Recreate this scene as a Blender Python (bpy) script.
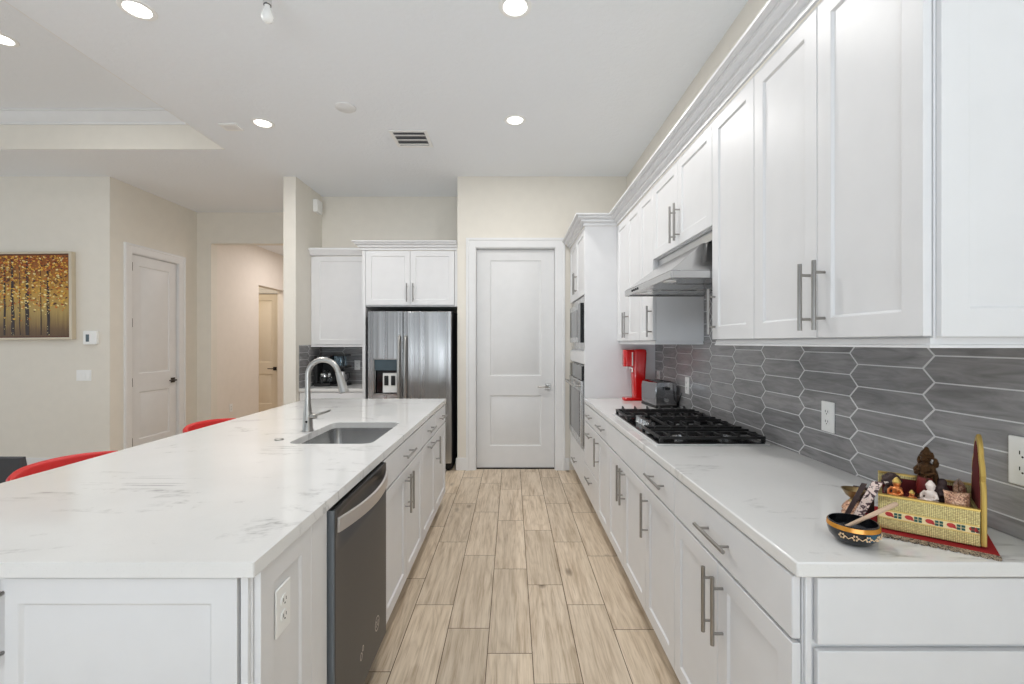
import bpy, bmesh, math, random
from mathutils import Vector, Matrix

for o in list(bpy.data.objects):
    bpy.data.objects.remove(o)
C = bpy.context.scene.collection
SC = bpy.context.scene
PI = math.pi
R = math.radians

# ------------------------------------------------------------ camera, world, lights, exposure
cam_data = bpy.data.cameras.new('camera')
cam_data.sensor_width = 36.0
cam_data.lens = 455 / 1024 * 36
cam_data.shift_y = 0.0006
cam_data.clip_start = 0.02
cam = bpy.data.objects.new('camera', cam_data)
C.objects.link(cam)
cam.location = (0, 0, 1.40)
cam.rotation_euler = (R(90), 0, 0)
SC.camera = cam

world = bpy.data.worlds.new('world')
SC.world = world
world.use_nodes = True
bg = world.node_tree.nodes['Background']
bg.inputs[0].default_value = (0.88, 0.94, 1.0, 1)
bg.inputs[1].default_value = 0.48

SC.view_settings.view_transform = 'Standard'
SC.view_settings.look = 'None'
SC.view_settings.exposure = -0.35
SC.view_settings.gamma = 1.0
SC.view_settings.use_curve_mapping = False
SC.cycles.max_bounces = 10
SC.cycles.diffuse_bounces = 6
SC.cycles.sample_clamp_indirect = 6.0


def area(name, loc, rot, sx, sy, power, col=(1, 1, 1), spread=180, shape='RECTANGLE'):
    l = bpy.data.lights.new(name, 'AREA')
    l.shape = shape
    l.size = sx
    if shape in ('RECTANGLE', 'ELLIPSE'):
        l.size_y = sy
    l.energy = power
    l.color = col
    l.spread = R(spread)
    o = bpy.data.objects.new(name, l)
    C.objects.link(o)
    o.location = loc
    o.rotation_euler = rot
    return o


# added ceiling uplight behind the camera; daylight through the living-room windows on the left
area('uplight_rear', (-0.75, -3.1, 0.7), (R(166), 0, 0), 3.9, 1.4, 285, (0.84, 0.925, 1.0))
area('daylight_living_room', (-8.6, 1.2, 1.3), (R(105), 0, R(-90)), 5.0, 2.2, 60, (0.84, 0.935, 1.0))
area('hall_lamp', (-3.2, 7.7, 2.97), (0, 0, 0), 0.4, 0.4, 24, (1.0, 0.93, 0.90))
area('side_passage_lamp', (-4.9, 7.7, 2.9), (0, 0, 0), 0.3, 0.3, 12, (1.0, 0.88, 0.70))


# ------------------------------------------------------------ materials
def lin(c):
    out = []
    for v in c[:3]:
        v = v / 255.0
        out.append(v / 12.92 if v <= 0.04045 else ((v + 0.055) / 1.055) ** 2.4)
    return (*out, 1)


class NT:
    def __init__(s, m):
        s.t = m.node_tree
        s.n = s.t.nodes
        s.b = s.n['Principled BSDF']

    def add(s, kind, **kw):
        n = s.n.new(kind)
        for k, v in kw.items():
            setattr(n, k, v)
        return n

    def link(s, a, b):
        s.t.links.new(a, b)

    def coords(s, scale=(1, 1, 1), rot=(0, 0, 0), which='Object'):
        tc = s.add('ShaderNodeTexCoord')
        mp = s.add('ShaderNodeMapping')
        mp.inputs['Scale'].default_value = scale
        mp.inputs['Rotation'].default_value = rot
        s.link(tc.outputs[which], mp.inputs['Vector'])
        return mp.outputs['Vector']

    def noise(s, vec, scale, detail=4, rough=0.5, dist=0.0):
        n = s.add('ShaderNodeTexNoise')
        n.inputs['Scale'].default_value = scale
        n.inputs['Detail'].default_value = detail
        n.inputs['Roughness'].default_value = rough
        n.inputs['Distortion'].default_value = dist
        if vec is not None:
            s.link(vec, n.inputs['Vector'])
        return n.outputs['Fac']

    def ramp(s, fac, stops):
        r = s.add('ShaderNodeValToRGB')
        e = r.color_ramp.elements
        while len(e) < len(stops):
            e.new(0.5)
        for k, (p, c) in enumerate(stops):
            e[k].position = p
            e[k].color = c
        s.link(fac, r.inputs['Fac'])
        return r.outputs['Color']

    def bump(s, height, strength, dist=0.01):
        b = s.add('ShaderNodeBump')
        b.inputs['Strength'].default_value = strength
        b.inputs['Distance'].default_value = dist
        s.link(height, b.inputs['Height'])
        s.link(b.outputs['Normal'], s.b.inputs['Normal'])

    def mix(s, fac, a, b, blend='MIX'):
        m = s.add('ShaderNodeMix', data_type='RGBA', blend_type=blend)
        for sock, v in ((m.inputs[0], fac), (m.inputs[6], a), (m.inputs[7], b)):
            if hasattr(v, 'links') or isinstance(v, bpy.types.NodeSocket):
                s.link(v, sock)
            else:
                sock.default_value = v
        return m.outputs[2]

    def math(s, op, a, b=None):
        m = s.add('ShaderNodeMath', operation=op)
        for k, v in enumerate((a, b)):
            if v is None:
                continue
            if isinstance(v, bpy.types.NodeSocket):
                s.link(v, m.inputs[k])
            else:
                m.inputs[k].default_value = v
        return m.outputs[0]


def mat(name, rgb, rough=0.5, metal=0.0, spec=None, coat=0, trans=0, ior=None, emit=None, estr=0, bump=None):
    m = bpy.data.materials.new(name)
    m.use_nodes = True
    nt = NT(m)
    b = nt.b
    b.inputs['Base Color'].default_value = lin(rgb)
    b.inputs['Roughness'].default_value = rough
    b.inputs['Metallic'].default_value = metal
    if spec is not None:
        b.inputs['Specular IOR Level'].default_value = spec
    if coat:
        b.inputs['Coat Weight'].default_value = coat
        b.inputs['Coat Roughness'].default_value = 0.05
    if trans:
        b.inputs['Transmission Weight'].default_value = trans
    if ior:
        b.inputs['IOR'].default_value = ior
    if emit:
        b.inputs['Emission Color'].default_value = lin(emit)
        b.inputs['Emission Strength'].default_value = estr
    # a faint procedural variation so that no surface is perfectly uniform
    v = nt.coords()
    f = nt.noise(v, 9.0, 3)
    lo = tuple(x * 0.97 for x in lin(rgb)[:3]) + (1,)
    nt.link(nt.ramp(f, [(0.3, lo), (0.7, lin(rgb))]), b.inputs['Base Color'])
    if bump:
        nt.bump(nt.noise(v, bump[0], 3), bump[1], bump[2])
    return m


M = {}
M['cab'] = mat('white_cabinet_paint', (224, 224, 225), 0.38)
M['door_paint'] = mat('white_door_paint', (222, 222, 222), 0.42)
M['trim'] = mat('white_trim_paint', (228, 228, 228), 0.4)
M['wall'] = mat('cream_wall_paint', (229, 224, 214), 0.75, bump=(160, 0.05, 0.004))
M['hall_wall'] = mat('hall_wall_paint', (232, 225, 216), 0.75)
M['plastic'] = mat('white_plastic', (240, 240, 238), 0.35)
M['dark_slot'] = mat('dark_slot', (30, 30, 30), 0.6)
M['vent_grey'] = mat('vent_shadow_grey', (120, 121, 124), 0.7)
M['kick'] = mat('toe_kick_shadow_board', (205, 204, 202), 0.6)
M['beige_door'] = mat('beige_door_paint', (232, 222, 205), 0.45)
M['chrome'] = mat('chrome', (225, 225, 225), 0.08, 1.0)
M['nickel'] = mat('brushed_nickel', (178, 176, 172), 0.34, 1.0)
M['pull'] = mat('bar_pull_nickel', (165, 162, 158), 0.28, 1.0)
M['bronze'] = mat('dark_bronze', (80, 76, 72), 0.35, 1.0)
M['iron'] = mat('cast_iron', (22, 22, 23), 0.45)
M['black_gloss'] = mat('black_gloss', (12, 12, 13), 0.12)
M['black'] = mat('black_plastic', (24, 24, 25), 0.4)
M['fridge_side'] = mat('dark_grey_appliance_side', (52, 53, 56), 0.45, 0.3)
M['slate'] = mat('slate_stainless', (84, 83, 83), 0.4, 0.5)
M['slate_handle'] = mat('warm_stainless_handle', (205, 200, 196), 0.32, 0.9)
M['slate_dark'] = mat('slate_recess', (62, 60, 58), 0.3, 0.85)
M['slate_edge'] = mat('blue_grey_door_edge', (122, 128, 134), 0.4, 0.3)
M['red'] = mat('red_gloss_plastic', (200, 6, 8), 0.25, coat=0.4)
M['red_leather'] = mat('red_leather', (200, 16, 12), 0.45, bump=(300, 0.1, 0.002))
M['dark_fabric'] = mat('dark_grey_woven_fabric', (72, 73, 76), 0.9, bump=(220, 0.5, 0.006))
M['glass'] = mat('clear_glass', (245, 248, 248), 0.02, trans=1.0, ior=1.45)
M['blue_glass'] = mat('blue_tinted_tank', (150, 175, 190), 0.05, trans=0.85, ior=1.4)
M['dark_glass'] = mat('oven_dark_glass', (34, 35, 37), 0.06)
M['screen'] = mat('grey_screen', (70, 84, 92), 0.15)
M['gold'] = mat('gold_metal', (206, 176, 98), 0.38, 0.7)
M['brass'] = mat('aged_brass', (150, 128, 90), 0.3, 0.9)
M['idol'] = mat('dark_antique_bronze', (84, 60, 38), 0.28, 0.85, bump=(420, 0.9, 0.004))
M['idol_red'] = mat('deep_red_paint', (110, 28, 26), 0.4)
M['copper'] = mat('copper_gold', (222, 138, 80), 0.3, 0.75, bump=(400, 0.5, 0.002))
M['ivory'] = mat('ivory_white', (236, 222, 212), 0.5)
M['dark_brown'] = mat('dark_brown', (58, 40, 38), 0.6, bump=(300, 0.6, 0.003))
M['wine'] = mat('wine_red_velvet', (104, 26, 28), 0.8)
M['mat_red'] = mat('red_cloth', (158, 18, 24), 0.9, bump=(400, 0.3, 0.002))
M['tan_wood'] = mat('tan_wood', (214, 184, 158), 0.5)
M['bowl_black'] = mat('black_lacquer', (18, 20, 24), 0.15, coat=0.4)
M['bowl_blue'] = mat('teal_blue_enamel', (22, 70, 92), 0.2, coat=0.4)
M['bowl_gold'] = mat('orange_gold_enamel', (206, 140, 50), 0.25, 0.3)
M['flower_ink'] = mat('pale_gold_ink', (222, 190, 150), 0.4)
M['cream_band'] = mat('cream_band', (236, 214, 160), 0.5)
M['motif_red'] = mat('motif_red', (186, 40, 34), 0.5)
M['motif_green'] = mat('motif_green', (20, 78, 66), 0.5)
M['toaster_steel'] = mat('toaster_steel', (150, 150, 152), 0.14, 1.0)
M['rim_steel'] = mat('satin_steel_rim', (222, 222, 222), 0.4, 0.35)
M['led'] = mat('led_diffuser', (255, 255, 255), 0.5, emit=(255, 250, 242), estr=9.0)
M['bulb'] = mat('frosted_white_bulb', (238, 238, 236), 0.25)


def brushed(name, rgb, rough, scale, strength, metal=1.0):
    m = bpy.data.materials.new(name)
    m.use_nodes = True
    nt = NT(m)
    b = nt.b
    b.inputs['Base Color'].default_value = lin(rgb)
    b.inputs['Metallic'].default_value = metal
    b.inputs['Roughness'].default_value = rough
    v = nt.coords(scale)
    f = nt.noise(v, 1.0, 3)
    nt.link(nt.ramp(f, [(0.2, (rough * .8,) * 3 + (1,)), (0.8, (rough * 1.2,) * 3 + (1,))]), b.inputs['Roughness'])
    nt.bump(f, strength, 0.01)
    return m


M['steel'] = brushed('brushed_steel', (198, 198, 198), 0.26, (5, 5, 0.25), 0.10)
M['fridge_steel'] = brushed('fridge_steel', (178, 177, 176), 0.28, (13.0, 1.0, 0.10), 0.55)
M['hood_steel'] = brushed('hood_steel', (200, 200, 200), 0.22, (1.5, 1.5, 40), 0.05)
M['sink_steel'] = brushed('sink_steel', (190, 190, 190), 0.24, (30, 1.5, 1.5), 0.04)


def quartz():
    m = bpy.data.materials.new('white_quartz_with_grey_veins')
    m.use_nodes = True
    nt = NT(m)
    b = nt.b
    v = nt.coords((1, 1, 1), (0, 0, R(38)))
    wob = nt.noise(v, 1.3, 5, 0.6)
    big = nt.add('ShaderNodeTexNoise')
    big.inputs['Scale'].default_value = 1.1
    big.inputs['Detail'].default_value = 6
    big.inputs['Roughness'].default_value = 0.62
    big.inputs['Distortion'].default_value = 0.9
    vv = nt.coords((0.6, 2.6, 1), (0, 0, R(50)))
    nt.link(vv, big.inputs['Vector'])
    d = nt.math('ABSOLUTE', nt.math('SUBTRACT', big.outputs['Fac'], 0.52))
    vein = nt.ramp(d, [(0.0, (1, 1, 1, 1)), (0.009, (0.30, 0.30, 0.30, 1)), (0.028, (0, 0, 0, 1))])
    gate = nt.ramp(nt.noise(nt.coords((1, 1, 1)), 4.2, 5, 0.7), [(0.50, (0, 0, 0, 1)), (0.62, (1, 1, 1, 1))])
    vein2 = nt.mix(1.0, vein, gate, 'MULTIPLY')
    cloud = nt.ramp(wob, [(0.3, lin((219, 218, 216))), (0.7, lin((230, 229, 227)))])
    speck = nt.noise(nt.coords(), 260, 1)
    base = nt.mix(nt.ramp(speck, [(0.62, (0, 0, 0, 1)), (0.8, (0.3, 0.3, 0.3, 1))]), cloud, lin((205, 204, 202)))
    nt.link(nt.mix(nt.math('MULTIPLY', vein2, 0.62), base, lin((132, 130, 130))), b.inputs['Base Color'])
    b.inputs['Roughness'].default_value = 0.09
    return m


def ceiling_mat():
    m = bpy.data.materials.new('knockdown_ceiling')
    m.use_nodes = True
    nt = NT(m)
    nt.b.inputs['Base Color'].default_value = lin((236, 239, 243))
    nt.b.inputs['Roughness'].default_value = 0.85
    v = nt.coords((1, 1, 1))
    f = nt.noise(v, 26, 5, 0.6, 0.4)
    h = nt.ramp(f, [(0.42, (0, 0, 0, 1)), (0.56, (1, 1, 1, 1))])
    nt.bump(h, 0.17, 0.006)
    return m


def floor_mat():
    m = bpy.data.materials.new('wood_look_plank_tile')
    m.use_nodes = True
    nt = NT(m)
    b = nt.b
    at = nt.add('ShaderNodeAttribute', attribute_name='tone')
    tone = at.outputs['Fac']
    tc = nt.add('ShaderNodeTexCoord')
    off = nt.add('ShaderNodeCombineXYZ')
    nt.link(nt.math('MULTIPLY', tone, 37.0), off.inputs[0])
    nt.link(nt.math('MULTIPLY', tone, 91.0), off.inputs[1])
    ad = nt.add('ShaderNodeVectorMath', operation='ADD')
    nt.link(tc.outputs['Object'], ad.inputs[0])
    nt.link(off.outputs[0], ad.inputs[1])

    def sc(x, y):
        s_ = nt.add('ShaderNodeVectorMath', operation='MULTIPLY')
        nt.link(ad.outputs[0], s_.inputs[0])
        s_.inputs[1].default_value = (x, y, 1)
        return s_.outputs[0]
    grain = nt.noise(sc(34, 2.2), 1.0, 6, 0.6, 0.5)
    rings = nt.noise(sc(6.5, 0.75), 1.0, 2, 0.45, 0.9)
    ringw = nt.math('FRACT', nt.math('MULTIPLY', rings, 9.0))
    fine = nt.noise(sc(160, 5), 1.0, 4, 0.6)
    base = nt.ramp(grain, [(0.27, lin((160, 138, 111))), (0.48, lin((211, 193, 170))), (0.72, lin((230, 214, 193)))])
    b2 = nt.mix(0.22, base, nt.ramp(ringw, [(0.0, lin((150, 126, 100))), (0.30, lin((206, 188, 165))), (0.75, lin((214, 197, 174))), (1.0, lin((150, 126, 100)))]))
    b3 = nt.mix(nt.math('MULTIPLY', nt.ramp(fine, [(0.34, (1, 1, 1, 1)), (0.48, (0, 0, 0, 1))]), 0.45), b2, lin((160, 136, 108)))
    # knots and cracks
    vo = nt.add('ShaderNodeTexVoronoi', feature='F1')
    vo.inputs['Scale'].default_value = 1.0
    nt.link(sc(5.2, 2.3), vo.inputs['Vector'])
    knot = nt.ramp(vo.outputs['Distance'], [(0.0, (1, 1, 1, 1)), (0.07, (0.8, 0.8, 0.8, 1)), (0.16, (0, 0, 0, 1))])
    gate = nt.ramp(nt.noise(sc(2.1, 1.0), 1.0, 2), [(0.46, (0, 0, 0, 1)), (0.54, (1, 1, 1, 1))])
    b4 = nt.mix(nt.mix(1.0, knot, gate, 'MULTIPLY'), b3, lin((92, 72, 54)))
    tint = nt.ramp(tone, [(0.0, (0.90, 0.895, 0.885, 1)), (0.5, (1.0, 0.998, 0.995, 1)), (1.0, (1.08, 1.075, 1.065, 1))])
    nt.link(nt.mix(1.0, b4, tint, 'MULTIPLY'), b.inputs['Base Color'])
    b.inputs['Roughness'].default_value = 0.42
    nt.bump(grain, 0.08, 0.004)
    return m


def tile_mat():
    m = bpy.data.materials.new('grey_picket_tile_glaze')
    m.use_nodes = True
    nt = NT(m)
    b = nt.b
    at = nt.add('ShaderNodeAttribute', attribute_name='tone')
    tone = at.outputs['Fac']
    tc = nt.add('ShaderNodeTexCoord')
    off = nt.add('ShaderNodeCombineXYZ')
    for k, q in enumerate((13.0, 29.0, 53.0)):
        nt.link(nt.math('MULTIPLY', tone, q), off.inputs[k])
    ad = nt.add('ShaderNodeVectorMath', operation='ADD')
    nt.link(tc.outputs['Object'], ad.inputs[0])
    nt.link(off.outputs[0], ad.inputs[1])
    s_ = nt.add('ShaderNodeVectorMath', operation='MULTIPLY')
    nt.link(ad.outputs[0], s_.inputs[0])
    s_.inputs[1].default_value = (6, 6, 42)
    g = nt.noise(s_.outputs[0], 1.0, 5, 0.6, 0.8)
    base = nt.ramp(g, [(0.2, lin((114, 113, 114))), (0.5, lin((146, 145, 146))), (0.8, lin((170, 169, 169)))])
    tint = nt.ramp(tone, [(0.0, (0.86, 0.86, 0.86, 1)), (1.0, (1.06, 1.055, 1.05, 1))])
    nt.link(nt.mix(1.0, base, tint, 'MULTIPLY'), b.inputs['Base Color'])
    b.inputs['Roughness'].default_value = 0.2
    nt.bump(g, 0.06, 0.003)
    return m


def weave_gold():
    m = bpy.data.materials.new('gold_woven_brocade')
    m.use_nodes = True
    nt = NT(m)
    b = nt.b
    v = nt.coords((1, 1, 1))
    br = nt.add('ShaderNodeTexVoronoi', feature='F1')
    br.inputs['Scale'].default_value = 260
    br.inputs['Randomness'].default_value = 0.15
    nt.link(v, br.inputs['Vector'])
    nt.link(nt.ramp(br.outputs['Distance'], [(0.15, lin((244, 236, 186))), (0.45, lin((216, 200, 136))), (0.7, lin((140, 122, 76)))]), b.inputs['Base Color'])
    b.inputs['Roughness'].default_value = 0.4
    b.inputs['Metallic'].default_value = 0.35
    nt.bump(br.outputs['Distance'], 0.5, 0.002)
    return m


def lace():
    m = bpy.data.materials.new('silver_black_lace')
    m.use_nodes = True
    nt = NT(m)
    v = nt.coords((1, 1, 1))
    w = nt.noise(v, 90, 2, 0.5, 2.5)
    nt.link(nt.ramp(w, [(0.40, lin((40, 30, 30))), (0.50, lin((206, 186, 160))), (0.58, lin((60, 44, 40)))]), nt.b.inputs['Base Color'])
    nt.b.inputs['Roughness'].default_value = 0.6
    return m


def sequin():
    m = bpy.data.materials.new('pink_gold_brocade')
    m.use_nodes = True
    nt = NT(m)
    v = nt.coords((1, 1, 1))
    w = nt.noise(v, 170, 3, 0.7, 1.0)
    nt.link(nt.ramp(w, [(0.36, lin((84, 46, 40))), (0.5, lin((196, 146, 116))), (0.62, lin((232, 200, 170)))]), nt.b.inputs['Base Color'])
    nt.b.inputs['Roughness'].default_value = 0.4
    nt.b.inputs['Metallic'].default_value = 0.3
    return m


def spotted():
    m = bpy.data.materials.new('white_brown_patterned_board')
    m.use_nodes = True
    nt = NT(m)
    w = nt.noise(nt.coords(), 95, 2, 0.5, 1.0)
    nt.link(nt.ramp(w, [(0.46, lin((78, 52, 56))), (0.52, lin((226, 204, 194)))]), nt.b.inputs['Base Color'])
    return m


def canvas():
    m = bpy.data.materials.new('autumn_canvas_ground')
    m.use_nodes = True
    nt = NT(m)
    v = nt.coords((1, 1, 1))
    sx = nt.add('ShaderNodeSeparateXYZ')
    nt.link(v, sx.inputs[0])
    st = nt.noise(nt.coords((38, 1, 2.5)), 1.0, 5, 0.6)
    z = nt.math('ADD', sx.outputs[2], nt.math('MULTIPLY', st, 0.22))
    nt.link(nt.ramp(z, [(0.06, lin((72, 48, 26))), (0.22, lin((112, 84, 48))), (0.42, lin((178, 150, 84))), (0.62, lin((196, 152, 62))), (0.95, lin((150, 84, 22)))]), nt.b.inputs['Base Color'])
    nt.b.inputs['Roughness'].default_value = 0.5
    return m


M['quartz'] = quartz()
M['ceiling'] = ceiling_mat()
M['floor'] = floor_mat()
M['grout_floor'] = mat('floor_grout', (104, 86, 68), 0.8)
M['tile'] = tile_mat()
M['grout'] = mat('light_grey_grout', (214, 214, 215), 0.8)
M['weave'] = weave_gold()
M['lace'] = lace()
M['sequin'] = sequin()
M['spotted'] = spotted()
M['canvas'] = canvas()
for k, c in (('leaf_rust', (150, 62, 18)), ('leaf_orange', (196, 110, 26)), ('leaf_gold', (226, 176, 66)), ('leaf_pale', (240, 220, 150)), ('leaf_brown', (98, 52, 22)), ('bark', (46, 28, 20))):
    M[k] = mat(k, c, 0.5)
M['champagne'] = mat('champagne_frame', (206, 194, 172), 0.4, 0.2)


# ------------------------------------------------------------ mesh building
class MB:
    """collects shapes; link() makes ONE mesh object of them"""

    def __init__(s):
        s.bm = bmesh.new()
        s.mi = 0

    def face(s, vs):
        try:
            f = s.bm.faces.new(vs)
            f.material_index = s.mi
            return f
        except ValueError:
            return None

    def v(s, p):
        return s.bm.verts.new(p)

    def box(s, x0, x1, y0, y1, z0, z1, mtx=None):
        ps = [(x0, y0, z0), (x1, y0, z0), (x1, y1, z0), (x0, y1, z0), (x0, y0, z1), (x1, y0, z1), (x1, y1, z1), (x0, y1, z1)]
        vs = [s.v(mtx @ Vector(p) if mtx else p) for p in ps]
        for f in ((3, 2, 1, 0), (4, 5, 6, 7), (0, 1, 5, 4), (1, 2, 6, 5), (2, 3, 7, 6), (3, 0, 4, 7)):
            s.face([vs[i] for i in f])
        return s

    def loops(s, rings, cap0=True, cap1=True, closed=True):
        """rings: list of point lists of equal length; skin between them"""
        rv = [[s.v(p) for p in r] for r in rings]
        n = len(rv[0])
        for a, b in zip(rv[:-1], rv[1:]):
            for i in range(n if closed else n - 1):
                j = (i + 1) % n
                s.face([a[i], a[j], b[j], b[i]])
        if cap0:
            s.face(list(reversed(rv[0])))
        if cap1:
            s.face(rv[-1])
        return s

    def lathe(s, prof, c=(0, 0, 0), seg=24, sx=1, sy=1, mtx=None):
        """profile starting and ending on the axis makes a solid; otherwise it closes on itself as a ring"""
        solid = prof[0][0] < 1e-4 and prof[-1][0] < 1e-4
        if not solid:
            prof = list(prof) + [prof[0]]
        rings = []
        for r, z in prof:
            ring = []
            for i in range(seg):
                a = 2 * PI * i / seg
                p = Vector((c[0] + max(r, 1e-5) * sx * math.cos(a), c[1] + max(r, 1e-5) * sy * math.sin(a), c[2] + z))
                ring.append(mtx @ p if mtx else p)
            rings.append(ring)
        return s.loops(rings, solid, solid)

    def cyl(s, p0, p1, r0, r1=None, seg=12):
        r1 = r0 if r1 is None else r1
        return s.tube([p0, p1], [r0, r1], seg)

    def tube(s, pts, rad, seg=10, flat=1.0):
        pts = [Vector(p) for p in pts]
        if not isinstance(rad, (list, tuple)):
            rad = [rad] * len(pts)
        t0 = (pts[1] - pts[0]).normalized()
        up = Vector((0, 0, 1)) if abs(t0.z) < 0.9 else Vector((1, 0, 0))
        u = t0.cross(up).normalized()
        rings = []
        for i, p in enumerate(pts):
            if i == 0:
                t = pts[1] - pts[0]
            elif i == len(pts) - 1:
                t = pts[-1] - pts[-2]
            else:
                t = (pts[i + 1] - p).normalized() + (p - pts[i - 1]).normalized()
            t.normalize()
            u = (u - t * u.dot(t)).normalized()
            w = t.cross(u)
            rings.append([p + (u * math.cos(2 * PI * k / seg) + w * math.sin(2 * PI * k / seg) * flat) * rad[i] for k in range(seg)])
        return s.loops(rings)

    def sphere(s, c, r, seg=14, n=8, sc=(1, 1, 1), mtx=None):
        rings = []
        for j in range(n + 1):
            th = PI * j / n
            rr = max(math.sin(th), 1e-4)
            ring = []
            for i in range(seg):
                p = Vector((c[0] + r * sc[0] * rr * math.cos(2 * PI * i / seg), c[1] + r * sc[1] * rr * math.sin(2 * PI * i / seg), c[2] - r * sc[2] * math.cos(th)))
                ring.append(mtx @ p if mtx else p)
            rings.append(ring)
        return s.loops(rings)

    def prism(s, poly, axis, a0, a1, mtx=None):
        """poly: 2-D points; axis 'x','y','z' is the extrusion direction"""
        def P(p, a):
            q = {'x': (a, p[0], p[1]), 'y': (p[0], a, p[1]), 'z': (p[0], p[1], a)}[axis]
            return mtx @ Vector(q) if mtx else Vector(q)
        return s.loops([[P(p, a0) for p in poly], [P(p, a1) for p in poly]])

    def sweep(s, path, prof):
        """path: 2-D points (x,y); prof: (out,z); out is to the right of the direction of travel; mitred"""
        path = [Vector(p) for p in path]
        rings = []
        for i, p in enumerate(path):
            if i == 0:
                d = (path[1] - p).normalized(); n = Vector((d.y, -d.x)); k = 1
            elif i == len(path) - 1:
                d = (p - path[i - 1]).normalized(); n = Vector((d.y, -d.x)); k = 1
            else:
                d0 = (p - path[i - 1]).normalized(); d1 = (path[i + 1] - p).normalized()
                n0 = Vector((d0.y, -d0.x)); n1 = Vector((d1.y, -d1.x))
                n = (n0 + n1).normalized(); k = 1 / max(0.2, n.dot(n0))
            rings.append([Vector((p.x + n.x * o * k, p.y + n.y * o * k, z)) for o, z in prof])
        return s.loops(rings)


def obj(name, mb, m, parent=None, loc=(0, 0, 0), rot=(0, 0, 0), bev=0.0, seg=2, smooth=35, kind=None, sub=0):
    me = bpy.data.meshes.new(name)
    bmesh.ops.remove_doubles(mb.bm, verts=mb.bm.verts, dist=1e-6)
    bmesh.ops.recalc_face_normals(mb.bm, faces=mb.bm.faces)
    mb.bm.to_mesh(me)
    mb.bm.free()
    for q in (m if isinstance(m, (list, tuple)) else [m]):
        me.materials.append(q)
    for p in me.polygons:
        p.use_smooth = True
    me.set_sharp_from_angle(angle=R(smooth))
    o = bpy.data.objects.new(name, me)
    C.objects.link(o)
    o.location = loc
    o.rotation_euler = rot
    if parent is not None:
        o.parent = parent
    if bev:
        b = o.modifiers.new('bevel', 'BEVEL')
        b.width = bev
        b.segments = seg
        b.limit_method = 'ANGLE'
        b.angle_limit = R(40)
        b.harden_normals = False
    if sub:
        q = o.modifiers.new('subdivision', 'SUBSURF')
        q.levels = sub
        q.render_levels = sub
    if kind:
        o['kind'] = kind
    return o


def tag(o, label, cat, group=None):
    o['label'] = label
    o['category'] = cat
    if group:
        o['group'] = group
    return o


def thing(name, label, cat, loc=(0, 0, 0), rotz=0.0, group=None):
    o = bpy.data.objects.new(name, None)
    o.empty_display_size = 0.1
    C.objects.link(o)
    o.location = loc
    o.rotation_euler = (0, 0, R(rotz))
    return tag(o, label, cat, group)


def struct(name, mb, m, parent=None, bev=0.0, **kw):
    return obj(name, mb, m, parent, bev=bev, kind=None if parent else 'structure', **kw)


def boxes(*bs):
    mb = MB()
    for b in bs:
        mb.box(*b)
    return mb


def rrect(x0, x1, y0, y1, r, n=6):
    pts = []
    for cx, cy, a0 in ((x1 - r, y0 + r, -90), (x1 - r, y1 - r, 0), (x0 + r, y1 - r, 90), (x0 + r, y0 + r, 180)):
        for k in range(n + 1):
            a = R(a0 + 90 * k / n)
            pts.append((cx + r * math.cos(a), cy + r * math.sin(a)))
    return pts


# ------------------------------------------------------------ fixed dimensions
ZC, ZT = 3.225, 3.56           # ceiling, tray ceiling
XW = 1.26                      # right wall
YP = 5.0                       # pantry wall / wing wall front
YA = 5.69                      # alcove back wall
TX, TY = -2.71, 4.30           # tray edges
CT, CB = 0.914, 0.880          # worktop top and underside

# ------------------------------------------------------------ room shell
random.seed(4)


def build_floor():
    bm = bmesh.new()
    lay = bm.faces.layers.float.new('tone')
    w, L, g = 0.202, 0.765, 0.0019
    offs = {0: 2.05, 1: 2.63, 2: 2.43, 3: 2.22, 4: 2.83, 5: 2.4, -1: 2.23, -2: 2.43, -3: 2.7, -4: 2.1}
    for i in range(-42, 7):
        x0 = -0.111 + w * i
        x1 = x0 + w
        base = offs.get(i, 2.05 + random.random() * L)
        k0 = int((-3.2 - base) / L) - 1
        for k in range(k0, k0 + 18):
            y0 = base + k * L
            y1 = y0 + L
            if y0 > 9.4:
                break
            vs = [bm.verts.new(p) for p in ((x0 + g, y0 + g, 0), (x1 - g, y0 + g, 0), (x1 - g, y1 - g, 0), (x0 + g, y1 - g, 0))]
            f = bm.faces.new(vs)
            f[lay] = random.random()
    vs = [bm.verts.new(p) for p in ((-8.8, -3.4, -0.0025), (1.46, -3.4, -0.0025), (1.46, 9.6, -0.0025), (-8.8, 9.6, -0.0025))]
    f = bm.faces.new(vs)
    f.material_index = 1
    f2 = bm.faces.new([bm.verts.new(p) for p in ((-8.8, -3.4, -0.05), (-8.8, 9.6, -0.05), (1.46, 9.6, -0.05), (1.46, -3.4, -0.05))])
    f2.material_index = 1
    me = bpy.data.meshes.new('floor')
    bm.to_mesh(me)
    bm.free()
    me.materials.append(M['floor'])
    me.materials.append(M['grout_floor'])
    o = bpy.data.objects.new('floor', me)
    C.objects.link(o)
    o['kind'] = 'structure'


build_floor()
struct('ceiling', boxes((TX, 1.5, -3.2, 9.6, ZC, ZC + 0.5), (-8.8, TX, TY, 9.6, ZC, ZC + 0.5), (-8.8, TX, -3.2, TY, ZT, ZT + 0.165)), M['ceiling'])
# tray recess: painted side faces and the crown moulding round its top
struct('wall_tray_recess', boxes((-8.8, TX, TY - 0.004, TY, ZC, ZT), (TX - 0.004, TX, -3.2, TY - 0.004, ZC, ZT)), M['wall'])
mb = MB()
mb.sweep([(TX - 0.004, -3.2), (TX - 0.004, TY - 0.004), (-8.8, TY - 0.004)][::-1],
         [(0, 3.455), (0.014, 3.455), (0.016, 3.475), (0.03, 3.487), (0.078, 3.535), (0.082, 3.548), (0.095, 3.55), (0.095, ZT), (0, ZT)])
struct('trim_tray_crown', mb, M['trim'])

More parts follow.
